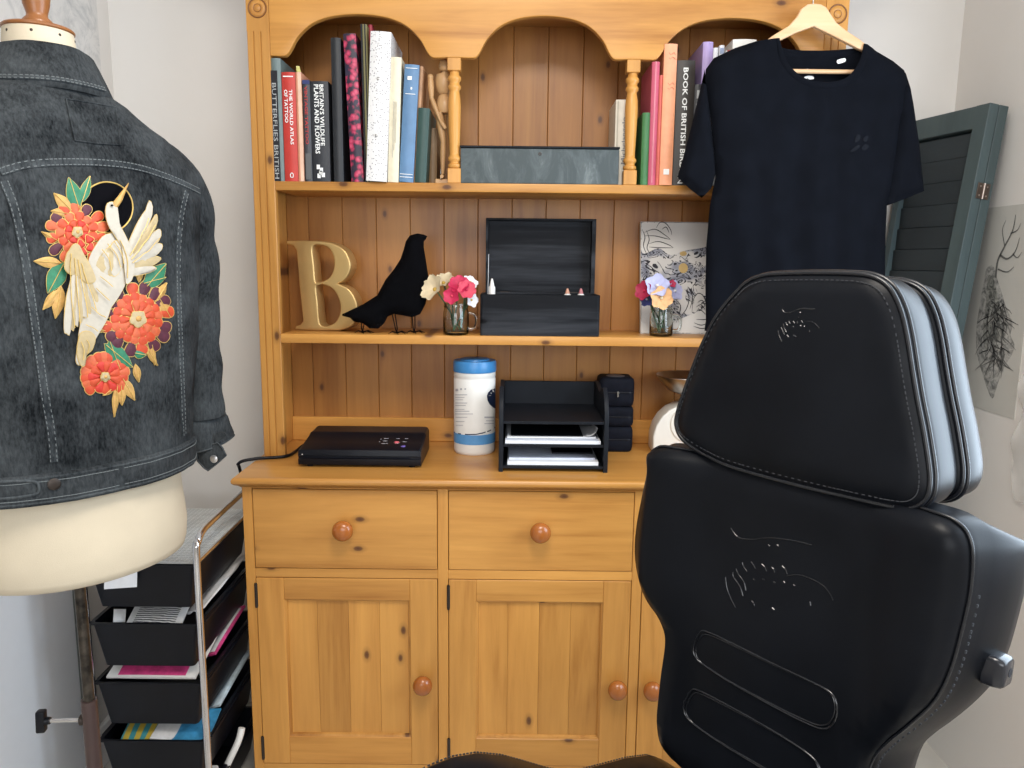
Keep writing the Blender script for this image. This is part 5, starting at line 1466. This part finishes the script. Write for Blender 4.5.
# waistband: a raised belt round the hem
R = []
for z, o_ in ((1.027, .001), (1.025, .0045), (1.029, .0060), (1.055, .0058), (1.0665, .0060), (1.0695, .0045), (1.070, .0)):
    A, B = sect(JB, z); R.append(ringat(z, A, B, .88, 96, off=o_, wob=jw))
wbn = MB().rings(R, True, False).build('waistband', denim_m, J, smooth=60)
for z in (1.0295, 1.0650):
    A, B = sect(JB, z); MB().tube(ringat(z, A, B, .88, 96, off=.0052, wob=jw), .0021, 6, True).build('waistband_seam', denim_fade, wbn, smooth=60)
st = MB()
for z in (1.035, 1.060):
    A, B = sect(JB, z); rg = ringat(z, A, B, .88, 240, off=.0064, wob=jw)
    for a, b in zip(rg[::1], rg[1:]): st.obox((a+b)/2, (b-a)*.33, V((0, 0, .0006)), V((.0005, .0005, 0)))
x = st.build('stitching', denim_thread, wbn, smooth=None); x['kind'] = 'stuff'
wv = bvh_of(wbn)
p, nn = onj(54, 484, .001, wv)
if p is not None: lathe('button', p, [(.0085, 0), (.0085, .0015), (.006, .003), (0, .0026)], iron, J, 16, nn)
ribbon('waist_tab', [(0, 482), (20, 481), (36, 482), (39, 489), (36, 494), (20, 497), (0, 499)], .004, denim_fade, off=.0015, stitch=False, bv=wv)
# leather-less name patch square under the collar
pq = [(65.5, 99.5), (90, 103), (115, 107.5), (117.5, 125), (120, 145.5), (97, 144), (74.5, 141), (70, 120)]
C_ = [onj(x, y, .0008) for x, y in pq]
mid = onj(93, 123, .0022)[0]
mb = MB(); mb.v = [tuple(p) for p, n in C_]+[tuple(mid)]; mb.f = [(i, (i+1) % 8, 8) for i in range(8)]
pt = mb.build('name_patch', denim_m, J, smooth=60, fixn=False)
MB().tube([p+n*.0006 for p, n in C_], .0011, 6, True).build('patch_seam', denim_fade, pt, smooth=60)

# ---------------------------------------------------------------- embroidery
def ez(X, Y): return (20+X/2.956, 165+Y/2.956)
gold_t = mat('gold_thread', (.62, .42, .12), .45, .25, var=.15, scale=200)
gold_l = mat('gold_leaf_thread', (.52, .30, .09), .5, .15, var=.2, scale=120)
th_o = mat('orange_thread', (.50, .058, .016), .55, var=.12, scale=150); th_r = mat('red_thread', (.50, .028, .016), .55, var=.12, scale=150)
th_m = mat('maroon_thread', (.075, .012, .028), .6, var=.2, scale=150); th_g = mat('green_thread', (.02, .17, .085), .5, var=.2, scale=150)
th_w = mat('white_thread', (.47, .435, .37), .6, var=.05, scale=150); th_c = mat('cream_thread', (.43, .34, .19), .6, var=.08, scale=150)
th_k = mat('black_thread', (.0025, .0025, .004), .8, spec=.05)
th_s = mat('salmon_thread', (.54, .105, .038), .55, var=.12, scale=150)
EM = None
def em_poly(name, pts, m, off, parent, n=3, raw=False, dome=.0012):
    P_ = pts if raw else [(p.x, p.y) for p in spline([V((x, y, 0)) for x, y in pts], n, True)]
    cen = np.mean(np.array(P_), 0)
    W_ = []
    for x, y in P_:
        p, nn = onj(*ez(x, y), off)
        if p is None: return None
        W_.append((p, nn))
    pc, nc = onj(*ez(*cen), off+dome)
    mb = MB(); N = len(W_)
    mid = []
    for (x, y) in P_:
        p, nn = onj(*ez(cen[0]+(x-cen[0])*.55, cen[1]+(y-cen[1])*.55), off+dome*.8); mid.append(p)
    mb.v = [tuple(p-nn*.0009) for p, nn in W_]+[tuple(p) for p, nn in W_]+[tuple(p) for p in mid]+[tuple(pc)]
    for i in range(N):
        j = (i+1) % N
        mb.f += [(i, j, N+j, N+i), (N+i, N+j, 2*N+j, 2*N+i), (2*N+i, 2*N+j, 3*N)]
    return mb.build(name, m, parent, smooth=70)
def scaled(P_, s, mn):
    a = np.array(P_); c = a.mean(0); d = a-c; L = np.linalg.norm(d, axis=1)[:, None]
    return [tuple(q) for q in c+d*(1+mn/np.maximum(L, 1e-6))]
def em_piece(name, pts, m, lvl, n=3, edge=1.5, gm=None):
    P_ = [(p.x, p.y) for p in spline([V((x, y, 0)) for x, y in pts], n, True)]
    o = em_poly(name+'_outline', scaled(P_, 1, edge), gm or gold_t, .0006+lvl*.0011, EM, raw=True, dome=.0)
    return em_poly(name, P_, m, .0011+lvl*.0011, EM, raw=True)
circ = [(255+75*math.cos(a), 126+73*math.sin(a)) for a in [i*2*math.pi/36 for i in range(36)]]
EM = em_poly('embroidery', circ, th_k, .0010, J, raw=True, dome=.0003)
rp = [onj(*ez(*q), .0014)[0] for q in [(255+77*math.cos(a), 126+75*math.sin(a)) for a in [i*2*math.pi/48 for i in range(48)]]]
MB().tube(rp, .0011, 6, True).build('gold_ring', gold_t, EM, smooth=60)
def leaf(x, y, ang, L, w, m, lvl=1, vein=True):
    a = math.radians(ang); d = (math.cos(a), math.sin(a)); s = (-d[1], d[0])
    prof = [(0, .08), (.2, .75), (.45, 1), (.7, .72), (.9, .28), (1, 0)]
    pts = [(x+d[0]*L*t+s[0]*w*h, y+d[1]*L*t+s[1]*w*h) for t, h in prof]+[(x+d[0]*L*t-s[0]*w*h, y+d[1]*L*t-s[1]*w*h) for t, h in prof[-2::-1]]
    o = em_piece('leaf', pts, m, lvl, 2, 1.6)
    if vein and o:
        P_ = [onj(*ez(x+d[0]*L*t, y+d[1]*L*t), .0026+lvl*.0011)[0] for t in (.02, .25, .5, .75, .98)]
        MB().tube(P_, .0005, 5).build('leaf_vein', gold_t, EM, smooth=60)
def petal(x, y, ang, L, w, m, lvl):
    a = math.radians(ang); d = (math.cos(a), math.sin(a)); s = (-d[1], d[0])
    prof = [(0, .25), (.35, .62), (.7, 1), (.92, .78), (1.0, .30)]
    pts = [(x+d[0]*L*t+s[0]*w*h, y+d[1]*L*t+s[1]*w*h) for t, h in prof]+[(x+d[0]*L*t-s[0]*w*h, y+d[1]*L*t-s[1]*w*h) for t, h in prof[::-1]]
    em_piece('petal', pts, m, lvl, 2, 2.0)
def peony(cx, cy, rings, eye, seed):
    random.seed(seed)
    for k, (R0, L, w, cols, n, a0, a1) in enumerate(rings):
        for i in range(n):
            a = a0+(a1-a0)*(i+.5)/n+random.uniform(-3, 3)
            m = cols[i % len(cols)]
            petal(cx+R0*math.cos(math.radians(a)), cy+R0*math.sin(math.radians(a)), a+random.uniform(-5, 5), L*random.uniform(.9, 1.08), w, m, 1+k)
    r_, m = eye
    em_piece('flower_eye', [(cx+r_*math.cos(t_)*(1+.12*math.sin(5*t_)), cy+r_*math.sin(t_)*(1+.12*math.sin(5*t_))) for t_ in [i*2*math.pi/14 for i in range(14)]], m, 2+len(rings), 2)
    em_poly('flower_heart', [(cx+r_*.4*math.cos(t_), cy+r_*.4*math.sin(t_)) for t_ in [i*2*math.pi/8 for i in range(8)]], gold_l, .0042+len(rings)*.0011, EM, 2)
# leaves under everything
for a in ((172, 130, -108, 96, 22, th_g), (180, 110, -72, 80, 15, th_g), (150, 135, -135, 72, 16, gold_l), (140, 145, -170, 50, 12, gold_l), (110, 225, -150, 55, 8, gold_l), (120, 290, -176, 80, 15, gold_l),
          (128, 290, 118, 100, 28, th_g), (120, 360, 100, 95, 18, gold_l), (115, 370, 130, 75, 14, gold_l), (370, 360, -50, 90, 26, th_g), (360, 350, -15, 70, 20, th_g), (350, 345, -85, 50, 9, gold_l), (405, 390, 60, 70, 16, gold_l), (400, 400, -60, 60, 12, gold_l),
          (250, 530, 40, 105, 24, th_g), (262, 520, 70, 90, 20, th_g), (335, 555, 10, 36, 14, th_g), (375, 545, 60, 55, 8, gold_l), (385, 530, 80, 62, 7, gold_l), (340, 590, 80, 52, 10, gold_l), (300, 630, 60, 75, 15, gold_l), (295, 650, 85, 60, 13, gold_l), (285, 650, 95, 95, 9, gold_l), (275, 655, 140, 40, 9, gold_l), (255, 470, 160, 60, 10, gold_l), (250, 490, 190, 55, 9, gold_l)):
    leaf(*a)
peony(165, 200, [(38, 56, 15, (th_o, th_s, th_m), 14, 0, 360), (20, 42, 14, (th_o, th_s), 11, 0, 360), (10, 26, 13, (th_r, th_o), 8, 0, 360)], (15, th_c), 1)
for x, y in ((172, 222), (192, 210), (205, 232), (180, 245), (200, 262)): petal(x, y, 80+random.uniform(-25, 25), 24, 12, th_r, 5)
# crane: far wing, body, near wing, neck, head
far = [((300, 265), (350, 165), (372, 108), (380, 150), (330, 262)), ((305, 275), (370, 180), (392, 148), (390, 188), (335, 280)), ((305, 285), (375, 210), (402, 192), (398, 228), (330, 296)), ((305, 292), (375, 240), (408, 236), (398, 262), (330, 306)), ((300, 300), (365, 270), (404, 275), (388, 294), (325, 318)), ((300, 308), (350, 295), (392, 305), (372, 318), (318, 328)), ((296, 270), (330, 190), (358, 138), (362, 170), (322, 262))]
for k, q in enumerate(far): em_piece('wing_feather', list(q), (th_w, th_c, th_w)[k % 3], 6+.12*k, 3, 2.0)
em_piece('crane_body', [(205, 260), (235, 215), (270, 205), (300, 235), (318, 290), (305, 345), (285, 385), (262, 420), (250, 455), (225, 500), (200, 540), (178, 560), (170, 590), (158, 575), (165, 520), (175, 450), (180, 370), (190, 310)], th_w, 6.4, 3)
for k in range(9):
    x0_, y0_ = 168-3.0*k, 255+4*k
    tipx = 232-12.5*k; tipy = 400+12*k
    em_piece('wing_feather', [(150+k*1.5, 250+k*3), (168-k*1.2, 262+k*5), ((tipx+170)/2+14-k, (tipy+270)/2-6), (tipx+8, tipy-6), (tipx, tipy), (tipx-9, tipy-14), ((tipx+140)/2-6, (tipy+260)/2+10)], (th_w, th_c)[k % 2], 7+.25*k, 3, 1.9)
em_piece('wing_shoulder', [(150, 236), (166, 240), (180, 265), (200, 300), (215, 340), (190, 350), (160, 330), (135, 320), (124, 300), (132, 262)], th_c, 9.6, 3)
for k in range(4):
    em_piece('wing_shoulder_feather', [(215+14*k, 300-18*k), (235+14*k, 260-12*k), (262+9*k, 250-5*k), (275+8*k, 275), (262+6*k, 310+4*k), (236+8*k, 322)], (th_c, th_w)[k % 2], 7+.3*k, 3, 1.9)
em_piece('crane_tail', [(170, 500), (195, 490), (215, 510), (205, 545), (190, 560), (185, 590), (170, 588), (160, 550)], th_c, 8, 3)
em_piece('crane_neck', [(240, 140), (246, 118), (262, 112), (275, 124), (276, 148), (282, 178), (300, 215), (320, 255), (326, 300), (318, 340), (300, 350), (304, 310), (296, 265), (276, 225), (252, 190), (243, 165)], th_w, 9.5, 3)
em_piece('beak', [(262, 116), (285, 88), (306, 62), (296, 90), (276, 128)], gold_l, 10, 3)
em_poly('eye', [(256+4*math.cos(t_), 124+3*math.sin(t_)) for t_ in [i*.8 for i in range(8)]], th_k, .0145, EM, 2)
peony(342, 455, [(56, 54, 17, (th_m, th_m, th_m, th_o), 16, 0, 360), (30, 46, 14, (th_o, th_s, th_o), 17, 0, 360), (20, 34, 13, (th_o, th_s), 13, 0, 360)], (23, th_c), 2)
peony(248, 625, [(26, 46, 15, (th_o, th_s), 15, 130, 410), (14, 34, 13, (th_o, th_r), 11, 0, 360)], (13, th_c), 3)
# gold thread lines over the wings and body
for L in ([(140, 262), (140, 330), (142, 400), (150, 480)], [(150, 275), (155, 340), (162, 410), (168, 470)], [(160, 280), (172, 350), (185, 410), (190, 450)], [(170, 290), (190, 350), (205, 395), (214, 430)], [(225, 330), (245, 345), (262, 360)], [(215, 365), (235, 385), (252, 400)], [(200, 420), (222, 440), (240, 450)], [(185, 470), (205, 480), (220, 490)], [(280, 225), (298, 265), (304, 300), (302, 335)], [(228, 250), (250, 280), (258, 315)], [(245, 235), (270, 268), (282, 305)], [(262, 228), (284, 262), (292, 295)],
          [(310, 270), (340, 220), (362, 160)], [(315, 282), (350, 235), (382, 180)], [(318, 292), (360, 255), (395, 218)], [(172, 520), (180, 545), (176, 575)], [(188, 515), (196, 530), (190, 555)]):
    P_ = [onj(*ez(q.x, q.y), .0135)[0] for q in spline([V((x, y, 0)) for x, y in L], 4)]
    MB().tube([p for p in P_ if p is not None], .0006, 5).build('gold_line', gold_t, EM, smooth=60)
# ------------------------------------------------------------------ black treatment chair
ch_a = V((.62, -.785, 0)).normalized()                    # along its width, towards the camera
ch_n = V((-.785, -.62, 0)).normalized()                   # the way it faces
lam = math.radians(4.5)
cN = ch_n*math.cos(lam)+V((0, 0, math.sin(lam))); cV = -ch_n*math.sin(lam)+V((0, 0, math.cos(lam)))
O = PY(645, 585, 1.18)
def uv(px, py, off=0.0):
    p = PP(px, py, O+cN*off, cN)-O; return (p.dot(ch_a), p.dot(cV))
CH = thing('treatment_chair', 'large black leather treatment chair with separate trapezoid headrest, facing left', 'chair', (O.x+ch_a.x*.25-.2, O.y+ch_a.y*.25-.15, 0))
def seamline(ol, off, r, name, parent, m, fr, hf=None):
    P_ = [fr(u, v, (hf(u, v) if hf else 0)+off) for u, v in ol]
    return MB().tube(P_, r, 8, True).build(name, m, parent, smooth=60)
# backrest
bo = [(656, 456), (661, 450.5), (669, 448.5), (690, 453), (740, 465), (800, 480), (860, 495), (920, 510), (948, 518), (959, 524), (967, 532), (971.5, 546), (971, 566), (968, 590), (962, 617), (955, 645), (949, 665), (941, 684), (932, 698), (919, 711), (902, 725), (885, 738), (866, 758), (855, 790), (848, 830), (800, 815), (740, 795), (700, 780), (678, 768), (663, 755), (657, 740), (655.5, 720), (657, 700), (660, 672), (663.5, 645), (663, 630), (658, 614), (650, 600), (643.5, 585), (639, 566), (637.5, 545), (640, 520), (645.5, 493), (651, 472)]
bo = [(x+(4.5 if x < 668 and y > 470 else 0), y) for x, y in bo]
ol = [uv(*p) for p in bo]
ol = [(p.x, p.y) for p in resample(spline([V((a, b, 0)) for a, b in ol], 3, True), .012)]
us = [p[0] for p in ol]; u0_, u1_ = min(us), max(us); uc = (u0_+u1_)/2; hw = (u1_-u0_)/2
vs_ = [p[1] for p in ol]; v1_ = max(vs_)
def smooth(x): x = max(0, min(1, x)); return x*x*(3-2*x)
def bh(u, v, d):
    h = .028*smooth((abs(u-uc)/hw-.45)/.42)
    h += .006*smooth((v-(v1_-.10))/.1)
    r_ = .014
    e_ = r_-math.sqrt(max(0, r_*r_-(r_-min(d, r_))**2))
    return h-e_*.75
def cfr(off): return lambda u, v, h: O+ch_a*u+cV*v+cN*(h+off)
back = slab('backrest', ol, cfr(0), bh, [(.010, -.004), (.03, -.012), (.06, -.020), (.09, -.024), (.115, -.022), (.135, -.014), (.148, .002), (.154, .025)], leather, CH, .016, 60, shift=lambda dep, nx, ny, q: (0, -(.65*max(0, dep-.022)+1.0*max(0, dep-.022)**2)*max(0, ny)**1.2))
bkv = bvh_of(back)
def onb(bv, px, py, off): return cast(bv, px, py, off)
def pxtube(name, pts, r, m, parent, bv, off=.0002, n=5, closed=False, seg=6):
    P_ = []
    for q in spline([V((x, y, 0)) for x, y in pts], seg, closed):
        p, nn = cast(bv, q.x, q.y, off)
        if p is not None: P_.append(p)
    if len(P_) < 2: return None
    return MB().tube(P_, r, n, closed).build(name, m, parent, smooth=60)
dol = np.array(ol)
sm = [fr for fr in ol]
def inset(ol, s):
    a = np.array(ol); e_ = np.roll(a, -1, 0)-np.roll(a, 1, 0); nn = np.stack([e_[:, 1], -e_[:, 0]], 1); nn /= np.linalg.norm(nn, axis=1)[:, None]+1e-9
    ar = np.sum(a[:, 0]*np.roll(a[:, 1], -1)-np.roll(a[:, 0], -1)*a[:, 1])
    if ar < 0: nn = -nn
    return [tuple(q) for q in a-nn*s]
# seam groove and stitches round the face
seamline(inset(ol, -.004), -.014, .0024, 'seam_piping', back, piping_m, cfr(0), lambda u, v: bh(u, v, 0))
st = MB()
sl = inset(ol, -.0105)
for i in range(len(sl)):
    a = V((*sl[i], 0)); b = V((*sl[(i+1) % len(sl)], 0)); L_ = (b-a).length
    if L_ < 1e-6 or a.y > v1_-.075 or (b.x-a.x)**2 > .6*L_*L_ and a.y > v1_-.16: continue
    k = max(1, int(L_/.006))
    for q in range(k):
        c = a.lerp(b, (q+.5)/k); h = bh(c.x, c.y, 0)-.0235
        p = cfr(0)(c.x, c.y, h); tg = (ch_a*(b-a).x+cV*(b-a).y).normalized()
        st.obox(p, tg*.0019, cN*.0009, tg.cross(cN)*.0009)
x = st.build('stitching', stitch_m, back, smooth=None); x['kind'] = 'stuff'
def z5(X, Y): return (620+X/2.342, 440+Y/2.342)
for P_ in ([(186, 452), (205, 449), (260, 474), (360, 524), (440, 562), (485, 585), (505, 606), (509, 640), (497, 668), (475, 676), (440, 664), (360, 624), (260, 568), (205, 532), (180, 512), (172, 485)],
           [(166, 588), (184, 586), (240, 614), (330, 664), (400, 706), (445, 738), (468, 765), (474, 800), (460, 825), (430, 820), (340, 772), (240, 712), (185, 674), (158, 650), (149, 622)]):
    L = [z5(*q) for q in P_]; c = np.mean(np.array(L), 0)
    pxtube('quilted_groove', L, .0018, groove_m, back, bkv, .0004, 6, True, 4)
    L2 = [tuple(c+(np.array(q)-c)*np.array((.965, .93))) for q in L]
    pxtube('quilted_groove', L2, .0013, groove_m, back, bkv, .0004, 6, True, 4)
def zl(X, Y): return (690+X/6.4, 510+Y/6.4)
emb_m = mat('embossed_ridge', (.013, .014, .017), .25)
logo = [[(262, 115), (285, 150), (320, 178), (400, 188), (480, 180), (560, 182), (680, 200), (780, 225)], [(228, 430), (235, 490), (255, 550), (292, 625)], [(275, 395), (280, 430), (320, 490), (340, 550)], [(295, 375), (310, 410), (345, 460), (358, 515)],
        [(335, 335), (342, 360), (365, 392)], [(392, 332), (405, 350), (420, 376)], [(460, 345), (478, 365), (490, 392)], [(522, 366), (538, 382), (542, 402)], [(590, 358), (610, 380), (622, 410)], [(620, 420), (700, 415), (790, 445), (860, 490), (900, 540), (918, 578)],
        [(395, 580), (410, 600), (412, 615)], [(768, 585), (772, 612)], [(500, 222), (512, 232)], [(556, 222), (568, 232)], [(405, 440), (418, 448)], [(466, 440), (480, 446)], [(535, 458), (546, 466)], [(600, 458), (608, 466)], [(662, 478), (672, 486)], [(525, 625), (540, 640)]]
for L in logo: pxtube('embossed_mark', [zl(*q) for q in L], .0009 if len(L) > 2 else .0011, emb_m, back, bkv, .0001, 5)
# side adjuster
bvp = bkv
p, nn = cast(bkv, 991, 667, 0); print('CTRL', p, nn)
if p is not None:
    sx = ch_a; up_ = cV
    base = MB()
    R = []
    dpt_ = -cN
    for h_, s in ((-.004, 1), (.006, 1), (.016, .92), (.019, .78)):
        R.append([p+sx*h_+dpt_*u*s+up_*v*s for u, v in rr(-.017, -.019, .017, .019, .007, 4)])
    kb_ = MB().rings(R).build('side_control', mat('gloss_black', (.02, .021, .026), .18), CH, smooth=50)
    c = p+sx*.0185+dpt_*.004
    lathe('screw_hole', c, [(.0055, 0), (.0055, .0008), (.003, .0012), (0, .0004)], ink, kb_, 14, sx)
    lathe('control_tip', p+sx*.008+dpt_*.017, [(.009, 0), (.009, .0035), (.006, .0055)], mat('dull_red_plastic', (.22, .05, .04), .4), kb_, 14, dpt_)
# headrest: front pad and rear pad with piped seams
ho = [(674, 424), (675.5, 413), (680, 398), (695.5, 356), (704, 337), (713, 319), (724, 304), (735, 292), (743, 284), (753, 278.5), (767, 275.5), (790, 274.5), (820, 274.2), (850, 275), (866, 277), (878, 282), (888, 292), (897, 312), (903, 338), (907.5, 367), (913, 400), (919, 430), (924, 462), (925.5, 480), (923.5, 495), (916, 504), (905, 507.5), (890, 506), (873, 502.5), (802, 486), (731, 466.5), (705, 455), (688, 445), (678, 436)]
OH = .012
hol = [uv(*p, OH) for p in ho]
hol = [(p.x, p.y) for p in resample(spline([V((a, b, 0)) for a, b in hol], 3, True), .010)]
def hh2(u, v, d):
    r_ = .014
    e_ = r_-math.sqrt(max(0, r_*r_-(r_-min(d, r_))**2))
    return .010*(1-math.exp(-d/.06))-e_*.5
hpad = slab('headrest', hol, cfr(OH), hh2, [(.010, -.004), (.03, -.005), (.07, -.003), (.090, .002), (.095, .008)], leather, CH, .015, 60)
hv = bvh_of(hpad)
seamline(inset(hol, -.002), -.007, .0030, 'headrest_piping', hpad, piping_m, cfr(OH))
seamline(inset(hol, -.0045), -.016, .0030, 'headrest_piping', hpad, piping_m, cfr(OH))
st = MB()
sl = inset(hol, .007)
for i in range(len(sl)):
    a = V((*sl[i], 0)); b = V((*sl[(i+1) % len(sl)], 0)); L_ = (b-a).length
    k = max(1, int(L_/.0055))
    for q in range(k):
        c = a.lerp(b, (q+.5)/k); p = cfr(OH)(c.x, c.y, hh2(c.x, c.y, .0068)+.0004); tg = (ch_a*(b-a).x+cV*(b-a).y).normalized()
        st.obox(p, tg*.0018, cN*.0006, tg.cross(cN)*.0005)
x = st.build('stitching', stitch_m, hpad, smooth=None); x['kind'] = 'stuff'
rol = inset(hol, .004)
rpad = slab('headrest_rear_pad', rol, cfr(OH-.098), lambda u, v, d: 0, [(.004, -.004), (.02, -.008), (.06, -.005), (.09, .004), (.105, .016), (.110, .03)], leather, CH, .02, 60)
seamline(inset(rol, -.005), -.004, .0030, 'headrest_piping', rpad, piping_m, cfr(OH-.098))
seamline(inset(rol, -.0075), -.012, .0030, 'headrest_piping', rpad, piping_m, cfr(OH-.098))
def zh(X, Y): return (760+X/12.8, 290+Y/12.8)
for L in ([(285, 245), (300, 275), (330, 290), (400, 285), (460, 258), (540, 238), (620, 242), (710, 245)], [(232, 520), (240, 570), (262, 620), (278, 660)], [(270, 480), (290, 520), (315, 575)], [(298, 430), (312, 490), (338, 540)], [(330, 415), (345, 445), (360, 458)], [(370, 405), (385, 430)], [(425, 400), (445, 430)], [(475, 405), (485, 430)], [(528, 392), (545, 420)], [(590, 410), (640, 400), (700, 428), (740, 465), (758, 488)],
          [(345, 575), (365, 605)], [(430, 578), (465, 602)], [(632, 520), (640, 540)], [(512, 285), (522, 295)], [(490, 345), (505, 352)], [(425, 462), (432, 475)], [(515, 455), (525, 465)], [(565, 462), (572, 470)]):
    pxtube('embossed_mark', [zh(*q) for q in L], .0009, emb_m, hpad, hv, .0001, 5)
# posts between headrest and backrest, hidden behind
for f in (.35, .65):
    u = u0_+(u1_-u0_)*f-.02; c = O+ch_a*u-cN*.11
    vv = max(p[1] for p in ol)
    tube('headrest_post', [c+cV*(vv-.16), c+cV*(vv+.06)], .009, chrome, CH, 12)
# seat: wavy bolstered contour running away to the left
so = [(672, 768), (664, 760), (655, 755), (645, 752), (625, 754.5), (600, 761), (570, 768.5), (545, 764.5), (520, 757), (500, 751.5), (475, 749), (450, 753), (430, 761), (415, 768.5), (385, 790), (340, 830), (290, 900)]
pn = ch_a   # vertical plane holding the far side of the chair
Lp = O.copy()
pr = []
for px, py in so:
    p = PP(px, py, Lp, pn); pr.append(((p-Lp).dot(ch_n), p.z))
pr = [(pr[0][0]-.10, pr[0][1]-.04)]+pr
WS = .50
R = []
for w, dz, ins in ((.0, -.012, .004), (.004, -.004, .001), (.012, .0, 0), (.055, -.003, 0), (.10, -.024, 0), (.25, -.030, 0), (.40, -.024, 0), (.445, -.003, 0), (.488, .0, 0), (.496, -.004, .001), (.50, -.012, .004)):
    top = [Lp+ch_n*t_+ch_a*(w)+V((0, 0, z-Lp.z+dz)) for t_, z in pr]
    bot = [Lp+ch_n*t_+ch_a*(w)+V((0, 0, z-Lp.z-.10)) for t_, z in reversed(pr)]
    R.append(top+bot)
MB().rings(R).build('seat', leather, CH, smooth=60)
st = MB()
for (t0, z0_), (t1, z1_) in zip(pr, pr[1:]):
    a = Lp+ch_n*t0+ch_a*.003+V((0, 0, z0_-Lp.z-.003)); b = Lp+ch_n*t1+ch_a*.003+V((0, 0, z1_-Lp.z-.003)); k = max(1, int((b-a).length/.006)); tg = (b-a).normalized()
    for q in range(k): st.obox(a.lerp(b, (q+.5)/k), tg*.0018, ch_a*.0008, ch_a.cross(tg)*.0008)
x = st.build('seat_stitching', stitch_m, CH, smooth=None); x['kind'] = 'stuff'
# base under the seat, out of the picture
c = Lp+ch_n*.22+ch_a*.25
lathe('column', (c.x, c.y, .05), [(.07, 0), (.07, .25), (.05, .25), (.05, .50)], black_pl, CH, 24)
curve_prism('base_plate', [rr(-.26, -.2, .26, .2, .06, 6)], .05, frame_mat(V((c.x, c.y, .025)), ch_n, ch_a, V((0, 0, 1))), black_pl, CH, .01, 2)
MB().obox(Lp+ch_n*.05+ch_a*.25+V((0, 0, .50-Lp.z)), ch_n*.20, ch_a*.08, V((0, 0, .035))).build('seat_frame', black_pl, CH, .005)
MB().obox(Lp-ch_n*.10+ch_a*.25+V((0, 0, .62-Lp.z)), ch_n*.03, ch_a*.08, V((0, 0, .15))).build('back_bracket', black_pl, CH, .005)
